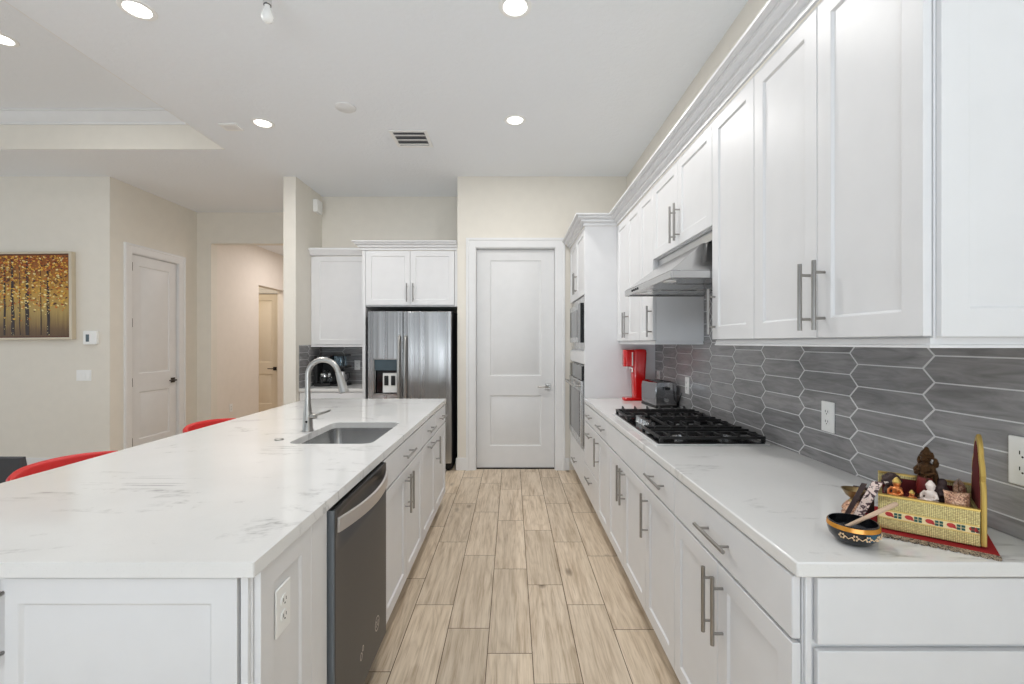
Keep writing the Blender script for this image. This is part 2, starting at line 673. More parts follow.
struct('wall_right', boxes((XW, XW + 0.14, -3.2, 5.14, 0, ZC)), M['wall'])
# pantry wall with door opening
DX0, DX1, DZ = -0.407, 0.485, 2.45
struct('wall_pantry', boxes((-0.60, DX0, YP, YP + 0.14, 0, ZC), (DX1, XW, YP, YP + 0.14, 0, ZC), (DX0, DX1, YP, YP + 0.14, DZ, ZC),
                            (-0.60, -0.46, YP + 0.14, YA, 0, ZC)), M['wall'])
struct('wall_alcove_back', boxes((-2.376, -0.46, YA, YA + 0.14, 0, ZC)), M['wall'])
struct('wall_wing', boxes((-2.512, -2.376, YP, 6.51, 0, ZC)), M['wall'])
struct('wall_living_room', boxes((-8.8, -4.42, YP, YP + 0.14, 0, ZC)), M['wall'])
# wall with the closet door, facing the kitchen
LX = -4.42
D2Y0, D2Y1 = 5.275, 6.035
struct('wall_left_closet', boxes((LX - 0.14, LX, YP + 0.14, D2Y0, 0, ZC), (LX - 0.14, LX, D2Y1, 6.51, 0, ZC), (LX - 0.14, LX, D2Y0, D2Y1, DZ, ZC)), M['wall'])
struct('wall_hall_entry', boxes((LX, -4.22, 6.38, 6.51, 0, ZC), (-4.22, -2.512, 6.38, 6.51, 2.79, ZC)), M['wall'])
struct('wall_hall_left', boxes((-4.36, -4.22, 6.51, 7.58, 0, 3.0), (-4.36, -4.22, 8.46, 9.4, 0, 3.0), (-4.36, -4.22, 7.58, 8.46, 2.36, 3.0)), M['hall_wall'])
struct('wall_hall_end', boxes((-4.22, -2.4, 9.4, 9.5, 0, 3.0), (-2.512, -2.4, 6.51, 9.4, 0, 3.0)), M['hall_wall'])
struct('ceiling_hall', boxes((-6.2, -2.4, 6.51, 9.5, 3.0, 3.07)), M['ceiling'])
struct('wall_side_passage', boxes((-6.2, -5.19, 8.53, 8.63, 0, 3.0), (-4.365, -4.22, 8.53, 8.63, 0, 3.0), (-5.19, -4.365, 8.53, 8.63, 2.33, 3.0), (-6.2, -6.1, 6.65, 8.53, 0, 3.0),
                                  (-6.1, -4.36, 6.51, 6.65, 0, 3.0)), M['hall_wall'])


def panel_slab(w, h, t, cells, depth=0.007):
    """a moulded door leaf: local x 0..w, z 0..h, front at y=0, back at y=t; cells = [(x0,x1,z0,z1)] sunk fields with a raised centre"""
    mb = MB()
    xs = sorted({0, w} | {c[0] for c in cells} | {c[1] for c in cells})
    zs = sorted({0, h} | {c[2] for c in cells} | {c[3] for c in cells})
    grid = {}

    def V(x, z):
        if (x, z) not in grid:
            grid[(x, z)] = mb.v((x, 0, z))
        return grid[(x, z)]
    for i in range(len(xs) - 1):
        for j in range(len(zs) - 1):
            c = (xs[i], xs[i + 1], zs[j], zs[j + 1])
            q = [V(xs[i], zs[j]), V(xs[i + 1], zs[j]), V(xs[i + 1], zs[j + 1]), V(xs[i], zs[j + 1])]
            if c not in cells:
                mb.face(q)
                continue
            prev = q
            for ins, y in ((0.008, depth), (0.022, depth), (0.042, depth * 0.2)):
                cur = [mb.v(p) for p in ((c[0] + ins, y, c[2] + ins), (c[1] - ins, y, c[2] + ins), (c[1] - ins, y, c[3] - ins), (c[0] + ins, y, c[3] - ins))]
                for k in range(4):
                    mb.face([prev[k], prev[(k + 1) % 4], cur[(k + 1) % 4], cur[k]])
                prev = cur
            mb.face(prev)
    # sides and back
    bl = [mb.v(p) for p in ((0, t, 0), (w, t, 0), (w, t, h), (0, t, h))]
    mb.face(bl[::-1])
    bot = [V(x, 0) for x in xs]; top = [V(x, h) for x in xs]
    lef = [V(0, z) for z in zs]; rig = [V(w, z) for z in zs]
    mb.face(bot + [bl[1], bl[0]]); mb.face(top[::-1] + [bl[3], bl[2]])
    mb.face(lef[::-1] + [bl[0], bl[3]]); mb.face(rig + [bl[2], bl[1]])
    return mb


def casing(parent, w, h, cw=0.098, t=0.02):
    prof = [(0.0, 0.0), (0.0, -0.012), (0.012, -0.016), (cw - 0.022, -t), (cw - 0.020, -t - 0.008), (cw + 0.004, -t - 0.008), (cw + 0.006, 0.0)]
    rings = []
    for (cx, cz, dx, dz) in ((0.006, 0, -1, 0), (0.006, h - 0.006, -1, 1), (w - 0.006, h - 0.006, 1, 1), (w - 0.006, 0, 1, 0)):
        rings.append([(cx + dx * o_, y_, cz + dz * o_) for o_, y_ in prof])
    mb = MB().loops(rings)
    mb.box(0.0005, 0.014, 0.001, 0.13, 0, h - 0.015); mb.box(w - 0.014, w - 0.0005, 0.001, 0.13, 0, h - 0.015); mb.box(0.0005, w - 0.0005, 0.001, 0.13, h - 0.014, h - 0.0005)
    return obj('casing', mb, M['trim'], parent)


def lever(parent, x, z, direction, y, m, square=True):
    mb = MB()
    mb.box(x - 0.032, x + 0.032, y - 0.01, y, z - 0.032, z + 0.032)
    mb.cyl((x, y - 0.01, z), (x, y - 0.055, z), 0.011)
    mb.tube([(x, y - 0.052, z), (x + direction * 0.04, y - 0.056, z), (x + direction * 0.115, y - 0.05, z + 0.002)], [0.011, 0.0095, 0.008], 8)
    return obj('lever_handle', mb, m, parent, bev=0.002)


def room_door(name, loc, rotz, w, h, set_back, lever_right, levermat, m, hinges=False, nocase=False):
    d = bpy.data.objects.new(name, None)
    C.objects.link(d)
    d.location = loc
    d.rotation_euler = (0, 0, R(rotz))
    d['kind'] = 'structure'
    if not nocase:
        casing(d, w, h)
    g = 0.017
    lw = w - 2 * g
    lh = h - 0.017 - 0.012
    s = 0.125 if w < 0.85 else 0.145
    leaf = obj('door_leaf', panel_slab(lw, lh, 0.04, [(s, lw - s, 0.24, 0.80), (s, lw - s, 1.02, lh - 0.12)], depth=0.009), m, d, loc=(g, set_back, 0.012), bev=0.002)
    lx = lw - 0.07 if lever_right else 0.07
    lever(leaf, lx, 0.90, -1 if lever_right else 1, 0, levermat)
    if hinges:
        hx = 0 if lever_right else lw
        for hz in (0.22, 0.92, 1.62, 2.28):
            mb = MB()
            mb.cyl((hx - 0.004, -0.010, hz - 0.055), (hx - 0.004, -0.010, hz + 0.055), 0.011, seg=8)
            mb.box(hx - 0.012, hx + 0.03, -0.002, 0.003, hz - 0.05, hz + 0.05)
            obj('hinge', mb, M['bronze'], leaf)
    return d


room_door('door_1', (DX0, YP, 0), 0, DX1 - DX0, DZ, 0.055, True, M['pull'], M['door_paint'])
struct('trim_door_gap_shade', boxes((DX0, DX1, YP + 0.04, YP + 0.13, 0.0, 0.008)), M['dark_slot'])  # near-black strip standing in for the shaded gap under the pantry door
room_door('door_2', (LX, D2Y0, 0), 90, D2Y1 - D2Y0, DZ, 0.018, True, M['bronze'], M['door_paint'], hinges=True)
room_door('door_3', (-5.19, 8.53, 0), 0, 0.825, 2.33, 0.02, True, M['bronze'], M['beige_door'])

# baseboards
def skirt(name, *bs):
    mb = MB()
    for b in bs:
        mb.box(*b)
    struct(name, mb, M['trim'], bev=0.003)


skirt('baseboard_pantry', (-0.615, DX0 - 0.09, YP - 0.016, YP, 0, 0.135), (DX1 + 0.09, 0.63, YP - 0.016, YP, 0, 0.135))
skirt('baseboard_living_room', (-8.8, LX + 0.016, YP - 0.016, YP, 0, 0.135))
skirt('baseboard_left', (LX, LX + 0.016, YP, D2Y0 - 0.09, 0, 0.135), (LX, LX + 0.016, D2Y1 + 0.09, 6.38, 0, 0.135))
skirt('baseboard_wing', (-2.528, -2.376, YP - 0.016, YP, 0, 0.135))
skirt('baseboard_hall', (-4.22, -4.204, 6.51, 7.58, 0, 0.135), (LX + 0.016, -4.22, 6.364, 6.38, 0, 0.135))


# ------------------------------------------------------------ cabinets
def shaker(w, h, t=0.02, rail=0.058, recess=0.008, left=0.0):
    mb = MB()

    def ring(i, y):
        k = left if i > 0 else 0
        return [(i - k, y, i), (w - i, y, i), (w - i, y, h - i), (i - k, y, h - i)]
    mb.loops([ring(0, 0), ring(0, -t), ring(rail, -t), ring(rail + 0.006, -t + recess)])
    return mb


def bar_pull(parent, x, z, vertical, y, length=0.205, proj=0.032):
    mb = MB()
    d = Vector((0, 0, 1)) if vertical else Vector((1, 0, 0))
    c = Vector((x, y - proj, z))
    mb.cyl(c - d * length / 2, c + d * length / 2, 0.0062, seg=12)
    for s in (-1, 1):
        p = c + d * s * length * 0.33
        mb.cyl(p, p + Vector((0, proj, 0)), 0.0045, seg=8)
    return obj('bar_pull', mb, M['pull'], parent)


def fronts(root, items):
    """items: (kind, x0, x1, z0, z1, handle) ; handle None or (dx, dz, vertical) relative to the front's lower-left corner"""
    g = 0.0016
    for kind, x0, x1, z0, z1, h in items:
        w, hh = x1 - x0 - 2 * g, z1 - z0 - 2 * g
        if kind == 'door':
            o = obj('door', shaker(w, hh), M['cab'], root, loc=(x0 + g, -0.002, z0 + g), bev=0.0015)
        else:
            mb = MB().box(0, w, -0.02, 0, 0, hh)
            o = obj('drawer' if kind == 'drawer' else 'false_drawer_front', mb, M['cab'], root, loc=(x0 + g, -0.002, z0 + g), bev=0.003)
        if h:
            bar_pull(o, h[0], h[1], h[2], -0.02)


def carcass(root, w, d, z0, z1, t=0.018, top=True, kick=False, open_top=False):
    mb = MB()
    mb.box(0, t, 0, d, z0, z1); mb.box(w - t, w, 0, d, z0, z1)
    mb.box(t, w - t, d - t, d, z0, z1); mb.box(t, w - t, 0, d - t, z0, z0 + t)
    if not open_top:
        mb.box(t, w - t, 0, d - t, z1 - t, z1)
    else:
        mb.box(t, w - t, 0, t, z1 - 0.15, z1)
    obj('carcass', mb, M['cab'], root, bev=0.001)
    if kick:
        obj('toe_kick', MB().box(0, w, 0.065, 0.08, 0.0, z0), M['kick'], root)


def base_cab(name, label, loc, rotz, w, d, items, open_top=False, group=None):
    r = thing(name, label, 'cabinet', loc, rotz, group)
    carcass(r, w, d, 0.105, CB - 0.001, kick=True, open_top=open_top)
    fronts(r, items)
    return r


DR0, DR1 = 0.726, 0.872         # drawer row
DO0, DO1 = 0.112, 0.720         # door row
HV = (0.205 / 2)

# --- right run (rot -90: local x runs towards the camera)
FX = 0.657


def right_base(name, label, y0, y1, items_f, **kw):
    w = y1 - y0
    return base_cab(name, label, (FX, y1, 0), -90, w - 0.001, XW - FX - 0.004, items_f(w), **kw)


def dbl(w, drawer=True, dh=True):
    hz = DO1 - DO0 - 0.028 - HV
    its = [('drawer' if drawer else 'false', 0, w, DR0, DR1, (w / 2, (DR1 - DR0) / 2, False) if dh else None),
           ('door', 0, w / 2, DO0, DO1, (w / 2 - 0.033, hz, True)), ('door', w / 2, w, DO0, DO1, (0.033, hz, True))]
    return its


hz0 = DO1 - DO0 - 0.028 - HV
rb = right_base('base_cabinet', 'white base cabinet at the near right corner of the counter, below the gold throne', 1.03, 1.78, lambda w: dbl(w))
# finished end panels facing the camera (on the near end of that unit)
wend = 0.749
mb = MB()
mb.box(wend + 0.002, wend + 0.018, 0.024, 0.60, 0.727, 0.875)
mb.box(wend + 0.002, wend + 0.018, 0.024, 0.60, 0.105, 0.712)
mb.box(wend + 0.001, wend + 0.010, 0.002, 0.016, 0.105, 0.878)
obj('end_panel', mb, M['cab'], rb, bev=0.002)
right_base('base_cabinet', 'narrow white base cabinet with one drawer and one door, right of the cooktop', 1.78, 2.166,
           lambda w: [('drawer', 0, w, DR0, DR1, (w / 2, 0.073, False)), ('door', 0, w, DO0, DO1, (0.035, hz0, True))])
right_base('base_cabinet', 'white base cabinet with two doors directly under the gas cooktop', 2.166, 3.01, lambda w: dbl(w, False, False), open_top=True)
right_base('base_cabinet', 'narrow white base cabinet with one door between the cooktop and the drawer stack', 3.01, 3.38,
           lambda w: [('drawer', 0, w, DR0, DR1, (w / 2, 0.073, False)), ('door', 0, w, DO0, DO1, (0.035, hz0, True))])
right_base('drawer_cabinet', 'white stack of three drawers next to the wall oven tower', 3.38, 3.978,
           lambda w: [('drawer', 0, w, DR0, DR1, (w / 2, 0.073, False)), ('drawer', 0, w, 0.366, DO1, (w / 2, 0.28, False)), ('drawer', 0, w, DO0, 0.362, (w / 2, 0.17, False))])

mb = MB()
mb.box(0.63, XW - 0.0005, 1.005, 3.978, CB, CT)
tag(obj('countertop', mb, M['quartz'], bev=0.004), 'white veined quartz countertop running along the right wall under the cooktop', 'countertop')

# --- tall oven tower
TY0, TY1 = 3.982, 4.962
tw = TY1 - TY0
tower = thing('oven_tower', 'tall white cabinet tower housing microwave and wall oven, at the far right', 'cabinet', (FX, TY1, 0), -90)
td = XW - FX - 0.004
mb = MB()
mb.box(0, 0.09, 0, td, 0.105, 2.42); mb.box(tw - 0.10, tw - 0.02, 0, 0.03, 0.105, 2.42); mb.box(0.09, tw - 0.02, td - 0.02, td, 0.105, 2.42)
for z in (0.105, 0.44, 1.20, 1.325, 1.80, 2.40):
    mb.box(0.09, tw - 0.02, 0, td - 0.02, z, z + (0.02 if z != 1.20 else 0.125))
obj('carcass', mb, M['cab'], tower, bev=0.001)
mb = boxes((tw - 0.019, tw, -0.02, td, 0.105, 2.42), (tw - 0.019, tw, 0.065, td, 0.0, 0.105))
obj('side_panel', mb, M['cab'], tower, bev=0.002)
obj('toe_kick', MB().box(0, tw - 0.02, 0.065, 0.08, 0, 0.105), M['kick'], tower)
tf = tw - 0.02
fronts(tower, [('drawer', 0.0, tf, DO0, 0.435, (tf * 0.45, 0.12, False)), ('door', 0, tf / 2, 1.825, 2.417, (tf / 2 - 0.033, 0.15, True)), ('door', tf / 2, tf, 1.825, 2.417, (0.033, 0.15, True)),
               ('false', 0, tf, 1.205, 1.32, None), ])


def oven(name, label, cat, z0, z1, strip):
    r = thing(name, label, cat, (FX, TY1, 0), -90)
    x0, x1 = 0.105, tf - 0.095
    obj('body', MB().box(x0, x1, 0.002, 0.5, z0 + 0.022, z1 - 0.022), M['black'], r)
    obj('trim_frame', MB().box(x0 - 0.04, x1 + 0.04, -0.014, -0.001, z0, z1), M['steel'], r, bev=0.002)
    zc = z1 - strip
    d = obj('door', MB().box(x0 - 0.034, x1 + 0.034, -0.042, -0.015, z0 + 0.02, zc), M['steel'], r, bev=0.004)
    obj('window', MB().box(x0 + 0.05, x1 - 0.05, -0.0445, -0.042, z0 + 0.09, zc - 0.10), M['dark_glass'], d, bev=0.001)
    mb = MB()
    hz = zc - 0.05
    mb.cyl((x0 + 0.03, -0.09, hz), (x1 - 0.03, -0.09, hz), 0.011)
    for hx in (x0 + 0.06, x1 - 0.06):
        mb.cyl((hx, -0.09, hz), (hx, -0.042, hz), 0.008)
    obj('handle', mb, M['nickel'], d)
    cp = obj('control_panel', MB().box(x0 - 0.034, x1 + 0.034, -0.036, -0.015, zc + 0.006, z1 - 0.006), M['dark_glass'] if strip > 0.09 else M['steel'], r, bev=0.002)
    return r


oven('wall_oven', 'stainless wall oven with a bar handle in the tower, below the microwave', 'oven', 0.45, 1.195, 0.14)
# built-in microwave: side-hinged door, vertical control strip
r = thing('microwave', 'stainless built-in microwave in the tower, above the wall oven', 'microwave', (FX, TY1, 0), -90)
x0, x1 = 0.105, tf - 0.095
obj('body', MB().box(x0, x1, 0.002, 0.45, 1.36, 1.785), M['black'], r)
obj('trim_frame', boxes((x0 - 0.04, x1 + 0.04, -0.014, -0.001, 1.335, 1.815)), M['steel'], r, bev=0.002)
d = obj('door', MB().box(x0 + 0.01, x1 - 0.15, -0.04, -0.015, 1.40, 1.76), M['steel'], r, bev=0.003)
obj('window', MB().box(x0 + 0.06, x1 - 0.20, -0.0425, -0.04, 1.45, 1.71), M['dark_glass'], d)
obj('control_panel', MB().box(x1 - 0.148, x1 - 0.01, -0.04, -0.015, 1.40, 1.76), M['dark_glass'], r, bev=0.002)

# --- right upper cabinets
UX, UB, UT = 0.942, 1.411, 2.42
UD0, UD1 = 1.413, 2.417
ud = XW - UX - 0.003
hzu = 0.125


def upper(name, label, y0, y1, items_f, z0=UB):
    w = y1 - y0
    r = thing(name, label, 'cabinet', (UX, y1, 0), -90)
    mb = MB()
    w -= 0.001
    mb.box(0, 0.018, 0, ud, z0, UT); mb.box(w - 0.018, w, 0, ud, z0, UT); mb.box(0.018, w - 0.018, 0, ud, z0, z0 + 0.018)
    mb.box(0.018, w - 0.018, 0, ud, UT - 0.018, UT); mb.box(0.018, w - 0.018, ud - 0.012, ud, z0 + 0.018, UT - 0.018)
    obj('carcass', mb, M['cab'], r, bev=0.001)
    fronts(r, items_f(w))
    return r


def udbl(w, z0=UD0, hz=hzu):
    return [('door', 0, w / 2, z0, UD1, (w / 2 - 0.033, hz, True)), ('door', w / 2, w, z0, UD1, (0.033, hz, True))]


ru = upper('wall_cabinet', 'tall white two-door wall cabinet nearest the camera, above the gold throne', 1.0155, 1.73, lambda w: udbl(w))
# framed end panel facing the camera
mb = shaker(ud - 0.006, UT - UB - 0.004, 0.014, 0.062, 0.007)
obj('end_panel', mb, M['cab'], ru, loc=(0.7145, 0.004, UB + 0.002), rot=(0, 0, R(90)), bev=0.0015)
upper('wall_cabinet', 'narrow white single-door wall cabinet just right of the range hood', 1.73, 2.093, lambda w: [('door', 0, w, UD0, UD1, (0.03, hzu, True))])
upper('hood_cabinet', 'short white two-door wall cabinet directly above the range hood', 2.093, 2.97, lambda w: udbl(w, 1.939, 0.122), z0=1.937)
upper('wall_cabinet', 'narrow white single-door wall cabinet just left of the range hood', 2.97, 3.286, lambda w: [('door', 0, w, UD0, UD1, (w - 0.03, hzu, True))])
upper('wall_cabinet', 'white two-door wall cabinet beside the oven tower, above the red soda machine', 3.286, 3.98, lambda w: udbl(w))

CROWN = [(0.0, 2.4215), (0.010, 2.4215), (0.010, 2.442), (0.014, 2.445), (0.030, 2.450), (0.034, 2.454), (0.034, 2.468), (0.040, 2.471), (0.058, 2.478), (0.062, 2.483), (0.062, 2.494), (0.080, 2.497), (0.084, 2.500), (0.084, 2.512), (0, 2.512)]
mb = MB()
mb.sweep([(0.634, 4.985), (0.634, 3.981), (0.917, 3.981), (0.917, 0.998), (XW - 0.001, 0.998)],
         CROWN)
tag(obj('crown_molding', mb, M['cab']), 'white stepped crown molding along the tops of the right-hand wall cabinets and oven tower', 'molding')
mb = MB()
LRAIL = [(0.0, 1.388), (0.016, 1.388), (0.016, 1.394), (0.011, 1.397), (0.011, 1.4105), (0.0, 1.4105)]
mb.sweep([(0.948, 2.092), (0.948, 1.03), (XW - 0.010, 1.03)], LRAIL)
tag(obj('light_rail', mb, M['cab']), 'white light rail strip under the near right wall cabinets, above the grey tiles', 'molding')
mb = MB()
mb.sweep([(0.948, 3.979), (0.948, 2.985), (XW - 0.010, 2.985)], LRAIL)
tag(obj('light_rail', mb, M['cab']), 'white light rail strip under the wall cabinets beyond the range hood', 'molding')

# --- range hood
HY0, HY1 = 2.102, 2.962
hood = thing('range_hood', 'stainless pyramid range hood above the gas cooktop', 'range hood', (0, 0, 0))
hx0, hx1 = 0.734, 1.25
mb = MB()
mb.loops([[(hx0, HY0, 1.735), (hx1, HY0, 1.735), (hx1, HY1, 1.735), (hx0, HY1, 1.735)],
          [(0.93, HY0 + 0.11, 1.885), (hx1, HY0 + 0.11, 1.885), (hx1, HY1 - 0.11, 1.885), (0.93, HY1 - 0.11, 1.885)]])
obj('canopy', mb, M['hood_steel'], hood, bev=0.002)
mb = MB()
t = 0.012
mb.box(hx0, hx0 + t, HY0, HY1, 1.699, 1.734); mb.box(hx0 + t, hx1, HY0, HY0 + t, 1.699, 1.734); mb.box(hx0 + t, hx1, HY1 - t, HY1, 1.699, 1.734)
obj('rim', mb, M['hood_steel'], hood, bev=0.002)
mb = MB()
mb.box(hx0 + t, hx1, HY0 + t, HY1 - t, 1.7075, 1.712)
for k in range(1, 3):
    yy = HY0 + (HY1 - HY0) * k / 3
    mb.box(hx0 + 0.09, hx1 - 0.03, yy - 0.004, yy + 0.004, 1.704, 1.7075)
obj('filter_panel', mb, M['steel'], hood)
for yy in (2.28, 2.78):
    mb = MB().lathe([(0, -0.003), (0.03, -0.003), (0.034, 0.0), (0.034, 0.003), (0, 0.003)], (hx0 + 0.055, yy, 1.7055), 20)
    obj('lamp', mb, M['plastic'], hood)
for yy in (2.66, 2.70, 2.74, 2.78):
    obj('button', MB().cyl((hx0 - 0.004, yy, 1.717), (hx0 + 0.001, yy, 1.717), 0.007, seg=12), M['black'], hood)
mb = MB().box(0.950, hx1, HY0, HY1, 1.8865, 1.9355)
obj('mounting_box', mb, M['hood_steel'], hood, bev=0.002)


# --- backsplash tiles
def clip(poly, axis, val, keep_greater):
    out = []
    for i in range(len(poly)):
        a, b = poly[i], poly[(i + 1) % len(poly)]
        ia = a[axis] >= val if keep_greater else a[axis] <= val
        ib = b[axis] >= val if keep_greater else b[axis] <= val
        if ia:
            out.append(a)
        if ia != ib:
            t_ = (val - a[axis]) / (b[axis] - a[axis])
            out.append((a[0] + (b[0] - a[0]) * t_, a[1] + (b[1] - a[1]) * t_))
    return out


def picket_tiles(rects, place, u0, z0, pitch=0.30, th=0.0797, amp=0.019, gap=0.0033):
    """hexagonal pickets, clipped to the rectangles, raised from a grout bed; place(u, z, depth) gives the point"""
    bm = bmesh.new()
    lay = bm.faces.layers.float.new('tone')

    def add(poly, tone, d0, d1, mi):
        if len(poly) < 3:
            return
        a = [bm.verts.new(place(u, z, d0)) for u, z in poly]
        s_ = 0.0012
        cu = sum(p[0] for p in poly) / len(poly); cz = sum(p[1] for p in poly) / len(poly)
        b = [bm.verts.new(place(u, z, d1 - 0.001)) for u, z in poly]
        c = [bm.verts.new(place(u + (s_ if u < cu else -s_), z + (s_ if z < cz - 1e-4 else -s_ if z > cz + 1e-4 else 0), d1)) for u, z in poly]
        fs = []
        for lo, hi in ((a, b), (b, c)):
            for i in range(len(poly)):
                j = (i + 1) % len(poly)
                fs.append(bm.faces.new([lo[i], lo[j], hi[j], hi[i]]))
        fs.append(bm.faces.new(c))
        for f in fs:
            f[lay] = tone
            f.material_index = mi
    umin = min(r[0] for r in rects); umax = max(r[1] for r in rects)
    zmin = min(r[2] for r in rects); zmax = max(r[3] for r in rects)
    rnd = random.Random(11)
    for k in range(int((umin - u0) / pitch) - 2, int((umax - u0) / pitch) + 2):
        for q in range(int((zmin - z0) / th) - 2, int((zmax - z0) / th) + 2):
            zb = z0 + q * th + (0 if k % 2 == 0 else th / 2)
            ua, ub = u0 + k * pitch, u0 + (k + 1) * pitch
            g = gap
            hexa = [(ua + amp + g * .6, zb + g / 2), (ub - amp - g * .6, zb + g / 2), (ub + amp - g, zb + th / 2), (ub - amp - g * .6, zb + th - g / 2), (ua + amp + g * .6, zb + th - g / 2), (ua - amp + g, zb + th / 2)]
            tone = rnd.random()
            for r in rects:
                p = hexa
                for ax, val, kg in ((0, r[0], True), (0, r[1], False), (1, r[2], True), (1, r[3], False)):
                    p = clip(p, ax, val, kg)
                    if len(p) < 3:
                        break
                if len(p) >= 3:
                    add(p, tone, 0.002, 0.0085, 0)
    for r in rects:
        vs = [bm.verts.new(place(u, z, 0.0078)) for u, z in ((r[0], r[2]), (r[1], r[2]), (r[1], r[3]), (r[0], r[3]))]
        f = bm.faces.new(vs)
        f.material_index = 1
    bmesh.ops.recalc_face_normals(bm, faces=[f for f in bm.faces if f.material_index == 0])
    me = bpy.data.meshes.new('backsplash')
    bm.to_mesh(me)
    bm.free()
    me.materials.append(M['tile'])
    me.materials.append(M['grout'])
    o = bpy.data.objects.new('backsplash', me)
    C.objects.link(o)
    return o


o = picket_tiles([(0.98, 3.978, CT + 0.001, 1.41), (2.094, 2.969, 1.41, 1.93)], lambda u, z, d: (XW - d, u, z), 1.367 - 0.30, 1.3612 - 0.0797 * 6)
tag(o, 'grey elongated hexagon tile backsplash on the right wall behind the cooktop', 'backsplash')


# --- outlets
def outlet(name, label, loc, rotz, gangs=1, style='duplex', cat='outlet'):
    r = thing(name, label, cat, loc, rotz)
    w = 0.072 + 0.046 * (gangs - 1)
    mb = MB()
    mb.box(-w / 2, w / 2, -0.006, 0, -0.06, 0.06)
    obj('cover_plate', mb, M['plastic'], r, bev=0.003)
    for g in range(gangs):
        cx = (g - (gangs - 1) / 2) * 0.046
        if style == 'duplex':
            for sz in (-0.0195, 0.0195):
                mb = MB().prism([(cx + 0.0165 * math.cos(a) * (1), sz + 0.0145 * math.sin(a)) for a in [2 * PI * k / 16 for k in range(16)]], 'y', -0.0085, -0.0055)
                s_ = obj('socket', mb, M['plastic'], r)
                mb = boxes((cx - 0.0075, cx - 0.0055, -0.0092, -0.0084, sz - 0.002, sz + 0.007), (cx + 0.0055, cx + 0.0075, -0.0092, -0.0084, sz - 0.002, sz + 0.006))
                mb.cyl((cx, -0.0084, sz - 0.0075), (cx, -0.0092, sz - 0.0075), 0.0024, seg=10)
                obj('slot', mb, M['dark_slot'], s_)
        else:
            mb = MB().prism([(-0.0105, -0.033), (-0.0075, 0.033), (-0.005, 0.033), (-0.005, -0.033)], 'x', cx - 0.0165, cx + 0.0165)
            obj('rocker', mb, M['plastic'], r)
    return r


outlet('wall_outlet', 'white duplex outlet on the grey tiles between the cooktop and the gold throne', (XW - 0.009, 1.797, 1.107), -90)
outlet('wall_outlet', 'wide white two-gang outlet on the grey tiles behind the gold throne', (XW - 0.009, 1.084, 1.109), -90, gangs=2)
outlet('wall_outlet', 'white outlet on the tiles just right of the silver toaster', (XW - 0.009, 3.24, 1.095), -90)
outlet('wall_outlet', 'white outlet on the tiles partly hidden behind the silver toaster', (XW - 0.009, 3.88, 1.10), -90)

# --- cooktop
ck = thing('gas_cooktop', 'black five-burner gas cooktop set into the right countertop under the hood', 'cooktop', (0.945, 2.60, CT))
W2, L2 = 0.268, 0.465
mb = MB().box(-W2, W2, -L2, L2, 0.0005, 0.008)
obj('steel_rim', mb, M['rim_steel'], ck, bev=0.002)
mb = MB()
mb.loops([[(x, y, 0.0082) for x, y in rrect(-W2 + .012, W2 - .012, -L2 + .012, L2 - .012, .012)], [(x, y, 0.013) for x, y in rrect(-W2 + .015, W2 - .015, -L2 + .015, L2 - .015, .012)]])
obj('pan', mb, M['black_gloss'], ck)
for bx, by, br in ((-0.10, -0.315, 0.036), (0.13, -0.315, 0.045), (0.045, 0.0, 0.058), (-0.10, 0.315, 0.045), (0.13, 0.315, 0.036)):
    mb = MB().lathe([(0, 0), (br * 1.25, 0), (br * 1.25, 0.006), (br, 0.008), (br, 0.016), (br * .95, 0.018), (0, 0.018)], (bx, by, 0.0132), 20)
    b = obj('burner', mb, M['steel'], ck)
    mb = MB().lathe([(0, 0), (br * .82, 0), (br * .85, 0.004), (br * .7, 0.009), (0, 0.010)], (bx, by, 0.0313), 20)
    obj('burner_cap', mb, M['iron'], b)
for gy in (-0.303, 0.0, 0.303):
    mb = MB()
    gx0, gx1 = -0.244, 0.248
    if gy == 0:
        gx0 = -0.105
    y0, y1 = gy - 0.147, gy + 0.147
    zt0, zt1 = 0.036, 0.050
    b = 0.0065
    for yy in (y0, y1):
        mb.box(gx0, gx1, yy - b, yy + b, zt0 - 0.006, zt1 - 0.008)
    for xx in (gx0, gx1):
        mb.box(xx - b, xx + b, y0, y1, zt0 - 0.006, zt1 - 0.008)
    nx = 6 if gy else 5
    for k in range(nx):
        xx = gx0 + (gx1 - gx0) * (k + 0.5) / nx
        mb.box(xx - 0.005, xx + 0.005, y0 - b, y0 + 0.095, zt0, zt1)
        mb.box(xx - 0.005, xx + 0.005, y1 - 0.095, y1 + b, zt0, zt1)
        for yy, s_ in ((y0, -1), (y1, 1)):
            mb.prism([(yy - s_ * 0.026, zt1), (yy + s_ * 0.0065, zt1), (yy + s_ * 0.0065, zt1 + 0.011)], 'x', xx - 0.005, xx + 0.005)
    mb.box(gx0, gx1, gy - 0.005, gy + 0.005, zt0, zt1)
    for yy in (gy - 0.07, gy + 0.07):
        mb.box(gx0, gx1, yy - 0.005, yy + 0.005, zt0, zt1)
    for xx in (gx0 + 0.004, gx1 - 0.004):
        for yy in (y0 + 0.004, y1 - 0.004):
            mb.box(xx - 0.008, xx + 0.008, yy - 0.008, yy + 0.008, 0.0132, zt0)
    obj('grate', mb, M['iron'], ck, bev=0.0015)
for k in range(5):
    ky = -0.125 + k * 0.0625
    kx = -0.185
    mb = MB().lathe([(0, 0), (0.022, 0), (0.022, 0.004), (0.019, 0.006), (0.017, 0.028), (0, 0.029)], (kx, ky, 0.0132), 18)
    mb.box(kx - 0.018, kx + 0.018, ky - 0.004, ky + 0.004, 0.040, 0.050)
    obj('knob', mb, M['steel'], ck, bev=0.001)

